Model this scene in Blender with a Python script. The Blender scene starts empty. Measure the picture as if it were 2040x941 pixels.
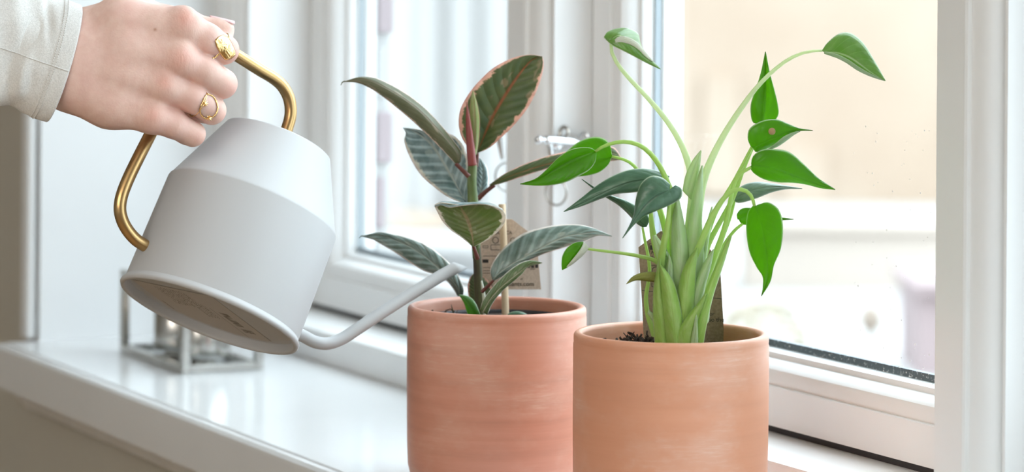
import bpy, bmesh, math, random
import numpy as np
from mathutils import Vector, Matrix, noise as mnoise
random.seed(7)
scene = bpy.context.scene
C = scene.collection
PI = math.pi
SZ = 0.85                       # height of the sill top above the floor
# ---------------------------------------------------------------- camera
FPX = 6500.0; PY = -113.0; ROLL = math.radians(0.45)
AL = math.atan(3150 / 6500); CH = 0.386 + SZ
Rv = Vector((math.sin(AL), math.cos(AL), 0)); Fv = Vector((-math.cos(AL), math.sin(AL), 0)); Zv = Vector((0, 0, 1))
CAM = Vector((0, 0, CH))
cd = bpy.data.cameras.new('camera'); cam = bpy.data.objects.new('camera', cd); C.objects.link(cam)
cd.sensor_width = 36; cd.lens = FPX / 2040 * 36; cd.shift_y = -(470.5 - PY) / 2040
cd.clip_start = 0.05; cd.clip_end = 200
cx = Rv * math.cos(ROLL) + Zv * math.sin(ROLL); cy = -Rv * math.sin(ROLL) + Zv * math.cos(ROLL)
cam.matrix_world = Matrix((( cx.x, cy.x, -Fv.x, CAM.x), (cx.y, cy.y, -Fv.y, CAM.y), (cx.z, cy.z, -Fv.z, CAM.z), (0, 0, 0, 1)))
cd.dof.use_dof = True; cd.dof.focus_distance = 2.21
cd.dof.aperture_fstop = (cd.lens / 1000) / 0.0165
scene.camera = cam
# ---------------------------------------------------------------- sky, lights, exposure
w = bpy.data.worlds.new('sky'); scene.world = w; w.use_nodes = True
bg = w.node_tree.nodes['Background']; # overcast sky, three times brighter overhead than at the horizon
bg.inputs[0].default_value = (0.80, 0.91, 1.0, 1)
_t = w.node_tree; _g = _t.nodes.new('ShaderNodeTexCoord'); _sp = _t.nodes.new('ShaderNodeSeparateXYZ'); _t.links.new(_g.outputs['Generated'], _sp.inputs[0])
_mx = _t.nodes.new('ShaderNodeMath'); _mx.operation = 'MAXIMUM'; _mx.inputs[1].default_value = 0; _t.links.new(_sp.outputs[2], _mx.inputs[0])
_ma = _t.nodes.new('ShaderNodeMath'); _ma.operation = 'MULTIPLY_ADD'; _ma.inputs[1].default_value = 5.2; _ma.inputs[2].default_value = 2.75
_t.links.new(_mx.outputs[0], _ma.inputs[0]); _t.links.new(_ma.outputs[0], bg.inputs[1])
def area(name, loc, target, sx, sy, power, col):
    l = bpy.data.lights.new(name, 'AREA'); l.shape = 'RECTANGLE'; l.size = sx; l.size_y = sy; l.energy = power; l.color = col
    o = bpy.data.objects.new(name, l); C.objects.link(o); o.location = loc
    o.rotation_euler = (Vector(target) - Vector(loc)).to_track_quat('-Z', 'Y').to_euler(); return o
area('room_fill', (-0.4, -1.5, 2.5), (-2.2, 1.0, 0.9), 2.2, 1.4, 44, (1.0, 0.94, 0.87))  # unseen fill light, added to lift the room-facing sides
scene.view_settings.view_transform = 'Standard'; scene.view_settings.look = 'None'
scene.view_settings.exposure = 0.25; scene.view_settings.gamma = 1
scene.view_settings.use_curve_mapping = False
scene.cycles.max_bounces = 10; scene.cycles.diffuse_bounces = 5; scene.cycles.transparent_max_bounces = 16
scene.cycles.use_denoising = True; scene.cycles.sample_clamp_indirect = 6
scene.cycles.caustics_reflective = False; scene.cycles.caustics_refractive = False

# ---------------------------------------------------------------- pixel rays
_c, _s = math.cos(ROLL), math.sin(ROLL)
def ab(x, y):
    u = x - 1020; v = PY - y
    return (u * _c - v * _s) / FPX, (u * _s + v * _c) / FPX
def P(x, y, t):
    a, b = ab(x, y)
    return CAM + (Rv * a + Fv + Zv * b) * t
def onz(x, y, z):
    a, b = ab(x, y); return P(x, y, (z + SZ - CH) / b)
def ony(x, y, Y):
    a, b = ab(x, y); return P(x, y, Y / (Rv.y * a + Fv.y))
def onx(x, y, X):
    a, b = ab(x, y); return P(x, y, X / (Rv.x * a + Fv.x))
def onplane(x, y, p0, n):
    d = P(x, y, 1.0) - CAM
    return CAM + d * ((p0 - CAM).dot(n) / d.dot(n))

# ---------------------------------------------------------------- object helpers
def tag(o, label=None, cat=None, group=None, kind=None):
    if label: o['label'] = label
    if cat: o['category'] = cat
    if group: o['group'] = group
    if kind: o['kind'] = kind
    return o
def thing(name, loc, label, cat, group=None):
    o = bpy.data.objects.new(name, None); C.objects.link(o); o.location = loc; o.empty_display_size = 0.02
    return tag(o, label, cat, group)
def base_of(p):
    v = Vector((0, 0, 0))
    while p: v = v + Vector(p.location); p = p.parent
    return v
def mesh(name, verts, faces, mat, parent=None, smooth=True, uvs=None, label=None, cols=None):
    off = base_of(parent)
    me = bpy.data.meshes.new(name)
    me.from_pydata([tuple(Vector(v) - off) for v in verts], [], faces)
    if uvs is not None:
        l = me.uv_layers.new(name='UVMap')
        for lp in me.loops: l.data[lp.index].uv = uvs[lp.vertex_index]
    if cols is not None:
        a = me.color_attributes.new('tint', 'FLOAT_COLOR', 'POINT')
        a.data.foreach_set('color', np.asarray(cols, dtype=np.float32).ravel())
    if smooth: me.polygons.foreach_set('use_smooth', [True] * len(me.polygons))
    me.materials.append(mat)
    o = bpy.data.objects.new(name, me); C.objects.link(o)
    if parent: o.parent = parent
    if label: o['label'] = label
    me.update()
    return o
def fixn(o):
    bm = bmesh.new(); bm.from_mesh(o.data); bmesh.ops.recalc_face_normals(bm, faces=bm.faces); bm.to_mesh(o.data); bm.free(); return o
def bevel(o, wd=0.002, seg=2):
    m = o.modifiers.new('bevel', 'BEVEL'); m.width = wd; m.segments = seg; m.limit_method = 'ANGLE'; m.angle_limit = math.radians(35)
    m.harden_normals = False
    return o
def boxes_mesh(name, bs, mat, parent=None, bev=0.0, smooth=False, label=None):
    V, Fc = [], []
    for (x0, x1, y0, y1, z0, z1) in bs:
        k = len(V)
        V += [(x0,y0,z0),(x1,y0,z0),(x1,y1,z0),(x0,y1,z0),(x0,y0,z1),(x1,y0,z1),(x1,y1,z1),(x0,y1,z1)]
        Fc += [(k,k+3,k+2,k+1),(k+4,k+5,k+6,k+7),(k,k+1,k+5,k+4),(k+1,k+2,k+6,k+5),(k+2,k+3,k+7,k+6),(k+3,k,k+4,k+7)]
    o = mesh(name, V, Fc, mat, parent, smooth, label=label)
    if bev: bevel(o, bev)
    return o
def box(name, x0, x1, y0, y1, z0, z1, mat, parent=None, bev=0.0):   # z relative to the sill top
    return boxes_mesh(name, [(x0, x1, y0, y1, z0 + SZ, z1 + SZ)], mat, parent, bev)
def extrude(name, poly, a0, a1, axis, mat, parent=None):
    """poly: list of 2D points; axis 'x' -> (y,z) profile along x, axis 'z' -> (x,y) profile along z"""
    n = len(poly); V = []
    for a in (a0, a1):
        for p, q in poly:
            V.append((a, p, q + SZ) if axis == 'x' else (p, q, a + SZ))
    Fc = [(i, (i + 1) % n, (i + 1) % n + n, i + n) for i in range(n)] + [tuple(range(n)), tuple(range(2 * n - 1, n - 1, -1))]
    o = fixn(mesh(name, V, Fc, mat, parent, True))
    m = o.modifiers.new('edges', 'EDGE_SPLIT'); m.split_angle = math.radians(28)
    return o
def catmull(pts, n, closed=False):
    pts = [Vector(p) for p in pts]
    d = [0.0]
    for i in range(1, len(pts)): d.append(d[-1] + max((pts[i] - pts[i-1]).length, 1e-6))
    out = []
    for k in range(n):
        s = d[-1] * k / (n - 1)
        i = 0
        while i < len(pts) - 2 and s > d[i+1]: i += 1
        t = (s - d[i]) / (d[i+1] - d[i]); t = min(max(t, 0), 1)
        p1, p2 = pts[i], pts[i+1]
        m1 = (p2 - pts[i-1]) * ((d[i+1]-d[i]) / (d[i+1]-d[i-1])) if i > 0 else (p2 - p1)
        m2 = (pts[i+2] - p1) * ((d[i+1]-d[i]) / (d[i+2]-d[i])) if i < len(pts) - 2 else (p2 - p1)
        t2, t3 = t*t, t*t*t
        out.append(p1*(2*t3-3*t2+1) + m1*(t3-2*t2+t) + p2*(-2*t3+3*t2) + m2*(t3-t2))
    return out
def tube_geo(path, radii, seg=16, squash=None):
    path = [Vector(p) for p in path]; n = len(path); V, Fc = [], []
    T = [(path[min(i+1, n-1)] - path[max(i-1, 0)]).normalized() for i in range(n)]
    up = Vector((0, 0, 1)) if abs(T[0].z) < 0.9 else Vector((1, 0, 0))
    N = (up - T[0] * up.dot(T[0])).normalized()
    for i in range(n):
        N = (N - T[i] * N.dot(T[i])).normalized(); B = T[i].cross(N)
        for k in range(seg):
            a = 2 * PI * k / seg
            V.append(path[i] + (N * math.cos(a) + B * math.sin(a)) * radii[i])
    for i in range(n - 1):
        for k in range(seg):
            a, b = i*seg+k, i*seg+(k+1) % seg
            Fc.append((a, b, b+seg, a+seg))
    Fc.append(tuple(range(seg-1, -1, -1))); Fc.append(tuple(range((n-1)*seg, n*seg)))
    return V, Fc
def tube(name, pts, radii, mat, parent=None, n=30, seg=16, label=None):
    """pts control points (world); radii list or number"""
    if isinstance(radii, (int, float)): radii = [radii] * len(pts)
    q = catmull([Vector((*p, )) for p in pts], n)
    d = [0.0]
    for i in range(1, len(pts)): d.append(d[-1] + (Vector(pts[i]) - Vector(pts[i-1])).length)
    rr = [float(np.interp(d[-1] * k / (n - 1), d, radii)) for k in range(n)]
    V, Fc = tube_geo(q, rr, seg)
    uv = [((i % seg) / seg, (i // seg) / (n - 1)) for i in range(len(V))]
    return mesh(name, V, Fc, mat, parent, True, uv, label)
def lathe_geo(prof, c, ax, e1, seg=64, close=False):
    ax = Vector(ax).normalized(); e1 = (Vector(e1) - ax * Vector(e1).dot(ax)).normalized(); e2 = ax.cross(e1)
    V, Fc = [], []
    for r, h in prof:
        for k in range(seg):
            a = 2 * PI * k / seg
            V.append(Vector(c) + ax * h + (e1 * math.cos(a) + e2 * math.sin(a)) * r)
    for i in range(len(prof) - 1):
        for k in range(seg):
            a, b = i*seg+k, i*seg+(k+1) % seg
            Fc.append((a, b, b+seg, a+seg))
    return V, Fc
def lathe(name, prof, c, mat, parent=None, ax=(0,0,1), e1=(1,0,0), seg=64, label=None):
    V, Fc = lathe_geo(prof, c, ax, e1, seg)
    n = len(prof); uv = [((i % seg) / seg, (i // seg) / (n - 1)) for i in range(len(V))]
    return fixn(mesh(name, V, Fc, mat, parent, True, uv, label))

# ---------------------------------------------------------------- materials
def mat(name, col=(.8,.8,.8), rough=.5, metal=0, spec=.5, sss=0):
    m = bpy.data.materials.new(name); m.use_nodes = True
    b = m.node_tree.nodes['Principled BSDF']
    b.inputs['Base Color'].default_value = (*col, 1); b.inputs['Roughness'].default_value = rough
    b.inputs['Metallic'].default_value = metal; b.inputs['Specular IOR Level'].default_value = spec
    if sss:
        b.inputs['Subsurface Weight'].default_value = sss
    return m
class NT:
    def __init__(s, m): s.m = m; s.t = m.node_tree; s.b = s.t.nodes['Principled BSDF']
    def n(s, ty, **kw):
        nd = s.t.nodes.new(ty)
        for k, v in kw.items():
            if k.startswith('_'): nd.inputs[k[1:].replace('_', ' ')].default_value = v
            else: setattr(nd, k, v)
        return nd
    def l(s, a, b): s.t.links.new(a, b)
    def coord(s, kind='Object'): return s.n('ShaderNodeTexCoord').outputs[kind]
    def noise(s, scale, detail=3, vec=None, rough=.5):
        nd = s.n('ShaderNodeTexNoise'); nd.inputs['Scale'].default_value = scale; nd.inputs['Detail'].default_value = detail
        nd.inputs['Roughness'].default_value = rough
        s.l(vec if vec is not None else s.coord(), nd.inputs['Vector']); return nd.outputs['Fac']
    def mapping(s, vec, scale):
        nd = s.n('ShaderNodeMapping'); nd.inputs['Scale'].default_value = scale; s.l(vec, nd.inputs['Vector']); return nd.outputs['Vector']
    def ramp(s, fac, stops, interp='LINEAR'):
        nd = s.n('ShaderNodeValToRGB'); cr = nd.color_ramp; cr.interpolation = interp
        while len(cr.elements) > 1: cr.elements.remove(cr.elements[-1])
        for i, (p, c) in enumerate(stops):
            c = (c, c, c) if isinstance(c, (int, float)) else c
            e = cr.elements[0] if i == 0 else cr.elements.new(p)
            e.position = p; e.color = (*c, 1)
        s.l(fac, nd.inputs['Fac']); return nd.outputs['Color']
    def math(s, op, a, b=None, clamp=False):
        nd = s.n('ShaderNodeMath', operation=op); nd.use_clamp = clamp
        for i, v in enumerate((a, b)):
            if v is None: continue
            if isinstance(v, (int, float)): nd.inputs[i].default_value = v
            else: s.l(v, nd.inputs[i])
        return nd.outputs[0]
    def mix(s, fac, a, b, mode='MIX'):
        nd = s.n('ShaderNodeMix', data_type='RGBA', blend_type=mode)
        for i, v in ((0, fac), (6, a), (7, b)):
            if isinstance(v, (int, float)): nd.inputs[i].default_value = v
            elif isinstance(v, tuple): nd.inputs[i].default_value = (*v, 1)
            else: s.l(v, nd.inputs[i])
        return nd.outputs[2]
    def bump(s, h, strength=.3, dist=.001):
        nd = s.n('ShaderNodeBump'); nd.inputs['Strength'].default_value = strength; nd.inputs['Distance'].default_value = dist
        s.l(h, nd.inputs['Height']); s.l(nd.outputs[0], s.b.inputs['Normal']); return nd
def painted(name, col, rough=.35):
    m = mat(name, col, rough); k = NT(m)
    f = k.noise(9, 4); k.l(k.ramp(f, [(.3, tuple(c*.97 for c in col)), (.7, col)]), k.b.inputs['Base Color'])
    k.bump(k.noise(240, 2), .05, .0004); return m
M_white = painted('white_paint', (.85, .86, .86), .32)
M_sill = painted('sill_paint', (.76, .77, .775), .16)
M_wall = painted('wall_paint', (.50, .475, .41), .7)
M_reveal = painted('reveal_paint', (.80, .82, .83), .5)
M_ceil = painted('ceiling_paint', (.8, .8, .78), .7)
M_floor = mat('oak_floor', (.42, .29, .18), .45); k = NT(M_floor)
k.l(k.ramp(k.noise(3, 6, k.mapping(k.coord(), (1, 14, 1))), [(.3, (.36,.24,.14)), (.7, (.50,.36,.23))]), k.b.inputs['Base Color'])
M_gasket = mat('rubber_gasket', (.025, .025, .028), .6)
M_spacer = mat('glass_spacer', (.16, .19, .21), .35, .6); k = NT(M_spacer)
k.l(k.ramp(k.noise(420, 3), [(.58, (.14,.18,.21)), (.70, (.6,.65,.7))]), k.b.inputs['Base Color'])
M_spacer2 = mat('dark_spacer_bar', (.30, .35, .38), .4, .3)
def glass(name, tint=(.97,.985,.98)):
    m = bpy.data.materials.new(name); m.use_nodes = True; t = m.node_tree; t.nodes.clear()
    o = t.nodes.new('ShaderNodeOutputMaterial'); mx = t.nodes.new('ShaderNodeMixShader'); tr = t.nodes.new('ShaderNodeBsdfTransparent')
    gl = t.nodes.new('ShaderNodeBsdfGlossy'); lw = t.nodes.new('ShaderNodeLayerWeight'); pw = t.nodes.new('ShaderNodeMath'); pw.operation = 'POWER'; pw.inputs[1].default_value = 5
    t.links.new(lw.outputs['Facing'], pw.inputs[0]); fr = t.nodes.new('ShaderNodeMath'); fr.operation = 'MULTIPLY_ADD'; fr.inputs[1].default_value = .94; fr.inputs[2].default_value = .03
    t.links.new(pw.outputs[0], fr.inputs[0])
    gl.inputs['Roughness'].default_value = .02; tr.inputs[0].default_value = (*tint, 1)
    t.links.new(fr.outputs[0], mx.inputs[0]); t.links.new(tr.outputs[0], mx.inputs[1]); t.links.new(gl.outputs[0], mx.inputs[2])
    t.links.new(mx.outputs[0], o.inputs[0]); return m
M_glass = glass('window_glass')
M_drop = mat('dried_water_spot', (.9, .92, .93), .4)
M_chrome = mat('polished_chrome', (.78, .80, .82), .09, 1)
M_steel = mat('bright_steel', (.58, .57, .54), .26, 1)
M_brass = mat('brushed_brass', (.56, .36, .16), .28, 1); k = NT(M_brass)
k.l(k.ramp(k.noise(25, 3), [(.3, (.50,.32,.14)), (.7, (.57,.375,.17))]), k.b.inputs['Base Color'])
M_gold = mat('gold', (.90, .62, .27), .2, 1)
M_can = mat('pale_grey_enamel', (.53, .535, .54), .5); k = NT(M_can)
v = k.noise(170, 2); k.bump(v, .05, .0003)
M_can_in = mat('enamel_inside', (.5, .5, .5), .5)
M_sticker = mat('sticker_paper', (.52, .49, .46), .6); k = NT(M_sticker)
uv = k.coord('UV'); sp = k.n('ShaderNodeSeparateXYZ'); k.l(uv, sp.inputs[0])
def band(k, c, a, b):      # 1 between a and b
    return k.math('MULTIPLY', k.math('GREATER_THAN', c, a), k.math('LESS_THAN', c, b))
X, Y = sp.outputs[0], sp.outputs[1]
ln = k.math('LESS_THAN', k.math('FRACT', k.math('MULTIPLY', Y, 26)), .5)
wd = k.math('GREATER_THAN', k.noise(1, 2, k.mapping(uv, (95, 26, 1)), .6), .5)
tx = k.math('MULTIPLY', ln, wd)
a1 = k.math('MULTIPLY', band(k, X, .05, .42), band(k, Y, .24, .62))
a2 = k.math('MULTIPLY', band(k, X, .30, .62), band(k, Y, .50, .66))
big = k.math('MULTIPLY', k.math('MULTIPLY', band(k, X, .42, .72), band(k, Y, .76, .86)), k.math('GREATER_THAN', k.noise(1, 1, k.mapping(uv, (70, 5, 1))), .47))
b2 = k.math('MULTIPLY', k.math('MULTIPLY', band(k, X, .80, .96), band(k, Y, .04, .15)), k.math('GREATER_THAN', k.noise(1, 1, k.mapping(uv, (110, 30, 1))), .47))
b3 = k.math('MULTIPLY', k.math('MULTIPLY', band(k, X, .42, .80), band(k, Y, .035, .055)), k.math('GREATER_THAN', k.noise(1, 1, k.mapping(uv, (150, 8, 1))), .5))
b4 = k.math('MULTIPLY', k.math('MULTIPLY', band(k, X, .78, .86), band(k, Y, .76, .9)), k.math('GREATER_THAN', k.noise(1, 1, k.mapping(uv, (90, 40, 1))), .45))
rule = k.math('MULTIPLY', band(k, Y, .70, .707), band(k, X, .35, 1.0))
s_ = k.math('MULTIPLY', tx, k.math('MAXIMUM', a1, a2))
for q in (big, b2, b3, b4, rule): s_ = k.math('MAXIMUM', s_, q)
k.l(k.mix(s_, (.52, .49, .46), (.17, .155, .13)), k.b.inputs['Base Color'])
# terracotta with thrown rings and pale bloom
def terracotta(name, base, seed, bs=1.0):
    m = mat(name, base, .46, 0, .8); k = NT(m)
    co = k.n('ShaderNodeMapping'); co.inputs['Location'].default_value = (seed, seed*2, seed); k.l(k.coord(), co.inputs[0]); co = co.outputs[0]
    bands = k.noise(1, 5, k.mapping(co, (5, 5, 120)), .6)
    cloud = k.noise(16, 5, k.mapping(co, (1, 1, 1.7)), .6)
    fine = k.noise(1, 3, k.mapping(co, (40, 40, 420)), .7)
    dark = tuple(c*(1-.14*bs) for c in base); lite = (min(1, base[0]*(1+.10*bs)), base[1]*(1+.17*bs), base[2]*(1+.24*bs))
    c = k.ramp(bands, [(.3, dark), (.5, base), (.72, lite)])
    c = k.mix(k.ramp(cloud, [(.45, 0.0), (.75, .5)]), c, (.74, .47, .36))
    st = k.math('MULTIPLY', k.ramp(cloud, [(.50, 0.0), (.70, 1.0)]), k.ramp(fine, [(.50, 0.0), (.70, .32)]))
    c = k.mix(st, c, (.86, .72, .63))
    k.l(c, k.b.inputs['Base Color'])
    k.bump(k.math('ADD', k.math('MULTIPLY', bands, .6), k.math('ADD', k.math('MULTIPLY', fine, .3), k.math('MULTIPLY', k.noise(90, 4, co), .35))), .35, .0006)
    return m
M_terra1 = terracotta('terracotta_rosy', (.62, .27, .18), 1.3, .7)
M_terra2 = terracotta('terracotta_orange', (.68, .305, .175), 4.1, .35)
M_terra_in = mat('terracotta_inner', (.56, .27, .15), .7)
M_soil = mat('dark_soil', (.035, .025, .018), .9); k = NT(M_soil)
k.l(k.ramp(k.noise(350, 4), [(.35, (.02,.014,.01)), (.7, (.10,.07,.05))]), k.b.inputs['Base Color']); k.bump(k.noise(400, 4), 1, .003)
M_liner = mat('black_nursery_pot', (.02, .022, .026), .45)
M_kraft = mat('kraft_card', (.55, .43, .33), .8); k = NT(M_kraft)
k.l(k.ramp(k.noise(700, 3), [(.35, (.52,.41,.32)), (.7, (.64,.52,.42))]), k.b.inputs['Base Color'])
M_kraft2 = mat('kraft_card_brown', (.30, .215, .14), .8); k = NT(M_kraft2)
k.l(k.ramp(k.noise(600, 3), [(.35, (.26,.185,.12)), (.7, (.36,.265,.18))]), k.b.inputs['Base Color'])
M_ink = mat('black_print', (.03, .027, .025), .7)
M_wood = mat('pale_wood_stick', (.66, .50, .32), .6); k = NT(M_wood)
k.l(k.ramp(k.noise(1, 4, k.mapping(k.coord(), (300, 300, 12))), [(.3, (.56,.40,.24)), (.7, (.72,.57,.39))]), k.b.inputs['Base Color'])
# leaves: uv x = across (0.5 is the midrib), uv y = along
def leaf_mat(name, body, body2, under=None, margin=None, edge=None, rib=None, trans=(.3,.6,.05), tw=.4, rough=.35, ridges=0, mthr=.62, mamt=.22, sheen=None, vein=.12):
    m = mat(name, body, rough, 0, .5); k = NT(m); t = k.t
    uv = k.coord('UV'); sp = k.n('ShaderNodeSeparateXYZ'); k.l(uv, sp.inputs[0]); X, Y = sp.outputs[0], sp.outputs[1]
    dist = k.math('MULTIPLY', k.math('ABSOLUTE', k.math('SUBTRACT', X, .5)), 2)
    n1 = k.noise(1, 3, k.mapping(uv, (3, 6, 1)))
    c = k.mix(k.ramp(n1, [(.35, 0.0), (.68, 1.0)]), body, body2)
    side = k.math('MULTIPLY', dist, .20 if ridges else .32)
    ph = k.math('SUBTRACT', k.math('MULTIPLY', Y, 1.0), side)
    vn = k.math('ABSOLUTE', k.math('SINE', k.math('MULTIPLY', ph, 34 if ridges else 26)))
    vl = k.ramp(vn, [(0, 1.0), (.22, 0.0)])
    if ridges:
        bandv = k.math('ADD', k.math('MULTIPLY', k.math('SINE', k.math('MULTIPLY', ph, 62)), .5), k.math('MULTIPLY', k.math('SUBTRACT', n1, .5), 1.2))
        c = k.mix(k.math('MULTIPLY', k.ramp(bandv, [(0.0, 0.0), (.6, 1.0)]), vein), c, tuple(min(1, q*1.45+.01) for q in body2))  # sheen on the ridges painted in as pale bands
    else: c = k.mix(k.math('MULTIPLY', vl, vein), c, tuple(min(1, q*1.7+.02) for q in body2))
    tcol = k.mix(k.ramp(n1, [(.3, 0.0), (.7, 1.0)]), trans, tuple(q*.8 for q in trans))
    if margin:
        nn = k.noise(1, 4, k.mapping(uv, (5, 13, 1)), .7)
        f = k.math('ADD', dist, k.math('MULTIPLY', k.math('SUBTRACT', nn, .5), mamt * 4))
        mk = k.ramp(f, [(mthr, 0.0), (mthr + .05, 1.0)])
        c = k.mix(mk, c, margin); tcol = k.mix(mk, tcol, tuple(min(1, q*1.0) for q in margin))
        nn2 = k.noise(1, 2, k.mapping(uv, (4, 5, 1)), .6)
        c = k.mix(k.math('MULTIPLY', k.ramp(nn2, [(.60, 0.0), (.64, 1.0)]), .45), c, tuple((a+b)/2 for a, b in zip(margin, body2)))
    if rib: c = k.mix(k.ramp(dist, [(.035, 1.0), (.075, 0.0)]), c, rib)
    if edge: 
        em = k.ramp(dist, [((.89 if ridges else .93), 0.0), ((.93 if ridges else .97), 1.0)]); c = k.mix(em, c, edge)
    k.l(c, k.b.inputs['Base Color'])
    hgt = k.math('SUBTRACT', k.math('MULTIPLY', vn, .6 if ridges else .25), k.math('MULTIPLY', k.ramp(dist, [(.0, 1.0), (.09, 0.0)]), .8))
    hgt = k.math('ADD', hgt, k.math('MULTIPLY', n1, .6))
    k.bump(hgt, .5 if ridges else .3, .0018)
    if sheen: k.b.inputs['Coat Weight'].default_value = sheen; k.b.inputs['Coat Roughness'].default_value = .3
    tr = k.n('ShaderNodeBsdfTranslucent'); k.l(tcol, tr.inputs[0])
    mx = k.n('ShaderNodeMixShader'); mx.inputs[0].default_value = tw
    out = t.nodes['Material Output']; k.l(k.b.outputs[0], mx.inputs[1]); k.l(tr.outputs[0], mx.inputs[2]); k.l(mx.outputs[0], out.inputs[0])
    return m
LG = (.72, .80, .58)
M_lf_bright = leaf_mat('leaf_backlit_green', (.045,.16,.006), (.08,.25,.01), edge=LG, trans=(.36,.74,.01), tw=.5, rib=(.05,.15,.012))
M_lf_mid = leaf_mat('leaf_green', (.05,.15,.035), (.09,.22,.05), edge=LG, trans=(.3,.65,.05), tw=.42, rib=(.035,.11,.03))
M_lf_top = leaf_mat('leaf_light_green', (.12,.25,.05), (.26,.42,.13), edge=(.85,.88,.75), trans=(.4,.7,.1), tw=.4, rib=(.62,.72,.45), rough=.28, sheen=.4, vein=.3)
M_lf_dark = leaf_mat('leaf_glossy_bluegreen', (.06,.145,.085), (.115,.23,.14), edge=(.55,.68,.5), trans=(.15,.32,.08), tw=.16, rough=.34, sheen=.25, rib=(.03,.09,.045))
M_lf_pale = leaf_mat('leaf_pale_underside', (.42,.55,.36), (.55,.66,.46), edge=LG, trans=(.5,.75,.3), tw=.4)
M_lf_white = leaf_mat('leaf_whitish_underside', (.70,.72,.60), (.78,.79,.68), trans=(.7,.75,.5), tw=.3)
M_lf_yellow = leaf_mat('leaf_yellowing', (.28,.31,.07), (.38,.40,.12), edge=(.3,.25,.12), trans=(.5,.5,.1), tw=.35)
M_pet = leaf_mat('petiole_green', (.44,.62,.16), (.58,.76,.28), trans=(.65,.9,.3), tw=.4, rough=.4, vein=0)
M_pet_pale = leaf_mat('petiole_backlit_pale', (.66,.78,.46), (.76,.85,.6), trans=(.88,.97,.65), tw=.5, rough=.4, vein=0)  # pale stems, with the light from behind lifted into the colour
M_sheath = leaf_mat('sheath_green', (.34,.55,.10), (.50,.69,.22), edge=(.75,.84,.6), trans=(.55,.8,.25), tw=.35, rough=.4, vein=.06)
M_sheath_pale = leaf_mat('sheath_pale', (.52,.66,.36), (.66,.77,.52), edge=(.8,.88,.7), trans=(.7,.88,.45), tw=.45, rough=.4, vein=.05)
CREAM = (.78,.72,.58); PINK = (.86,.50,.36)
M_rb_top = leaf_mat('rubber_leaf_top', (.10,.16,.13), (.26,.34,.31), margin=CREAM, edge=(.82,.74,.66), trans=(.12,.2,.06), tw=.08, rough=.3, ridges=1, mthr=1.02, mamt=.10, sheen=.4, rib=(.40,.46,.40), vein=.6)  # base colours raised to hold a bluish sheen
M_rb_topp = leaf_mat('rubber_leaf_grey_top', (.10,.18,.18), (.32,.42,.43), margin=(.62,.66,.55), edge=(.85,.78,.70), trans=(.15,.22,.08), tw=.1, rough=.28, ridges=1, mthr=.86, mamt=.16, sheen=.5, rib=(.45,.52,.48), vein=.8)  # blue-white sheen mixed into the body colours here too
M_rb_under = leaf_mat('rubber_leaf_underside', (.065,.105,.045), (.12,.15,.055), margin=PINK, edge=(.86,.5,.4), trans=(.35,.4,.08), tw=.22, rough=.45, ridges=1, mthr=.86, mamt=.20, rib=(.36,.11,.05), vein=.25)
M_rb_olive = leaf_mat('rubber_leaf_olive_underside', (.11,.12,.06), (.16,.16,.09), margin=(.80,.60,.46), edge=(.88,.72,.62), trans=(.3,.3,.1), tw=.15, rough=.45, ridges=0, mthr=.90, mamt=.10, rib=(.2,.15,.09), vein=.2)
M_rb_cup = leaf_mat('rubber_leaf_cup_underside', (.10,.16,.04), (.22,.24,.12), margin=(.85,.78,.66), edge=(.9,.84,.76), trans=(.4,.5,.12), tw=.28, rough=.45, ridges=1, mthr=.90, mamt=.16, rib=(.42,.30,.19), vein=.35)
M_bud_red = mat('red_bud_sheath', (.22, .05, .045), .42); M_bud_red.node_tree.nodes['Principled BSDF'].inputs['Subsurface Weight'].default_value = .1
M_red_pet = mat('dark_red_petiole', (.13, .038, .028), .4)
M_stem = mat('rubber_stem', (.10, .13, .04), .5); k = NT(M_stem)
k.l(k.ramp(k.noise(1, 4, k.mapping(k.coord(), (70, 70, 30))), [(.35, (.05,.085,.02)), (.55, (.11,.16,.045)), (.75, (.22,.25,.12))]), k.b.inputs['Base Color'])
M_bark = mat('brown_stem_base', (.12, .10, .04), .7); k = NT(M_bark)
k.l(k.ramp(k.noise(1, 4, k.mapping(k.coord(), (120, 120, 30))), [(.4, (.04,.03,.015)), (.6, (.09,.10,.03))]), k.b.inputs['Base Color'])
# fabric
M_cloth = mat('pale_grey_jersey', (.76, .755, .73), .9, 0, .2); k = NT(M_cloth)
k.l(k.ramp(k.noise(900, 2), [(.35, (.68,.675,.65)), (.65, (.80,.795,.77))]), k.b.inputs['Base Color'])
k.b.inputs['Sheen Weight'].default_value = .3
k.bump(k.noise(1500, 2), .5, .0006)
M_thread = mat('sewing_thread', (.74, .73, .70), .8)
M_nail = mat('nail', (.78, .52, .52), .22)
M_skin = mat('skin', (.74, .50, .41), .48, 0, .4); k = NT(M_skin)
at = k.n('ShaderNodeAttribute'); at.attribute_name = 'tint'
sp = k.n('ShaderNodeSeparateColor'); k.l(at.outputs['Color'], sp.inputs[0])
c = k.ramp(k.noise(110, 5, None, .65), [(.3, (.69,.44,.365)), (.55, (.75,.515,.435)), (.75, (.79,.565,.485))])
c = k.mix(k.ramp(k.noise(38, 3), [(.42, 0.0), (.7, .5)]), c, (.70, .41, .35))
c = k.mix(k.math('MULTIPLY', sp.outputs[0], .8), c, (.70, .27, .20))
c = k.mix(sp.outputs[1], c, (.38, .15, .07))
k.l(c, k.b.inputs['Base Color'])
k.b.inputs['Subsurface Weight'].default_value = .18; k.b.inputs['Subsurface Radius'].default_value = (.006, .0025, .0015); k.b.inputs['Subsurface Scale'].default_value = 1
wr = k.math('MULTIPLY', k.noise(1, 3, k.mapping(k.coord(), (500, 500, 160))), sp.outputs[2])
k.bump(k.math('ADD', k.math('MULTIPLY', k.noise(700, 3), .5), k.math('MULTIPLY', wr, 1.6)), .32, .0007)
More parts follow.
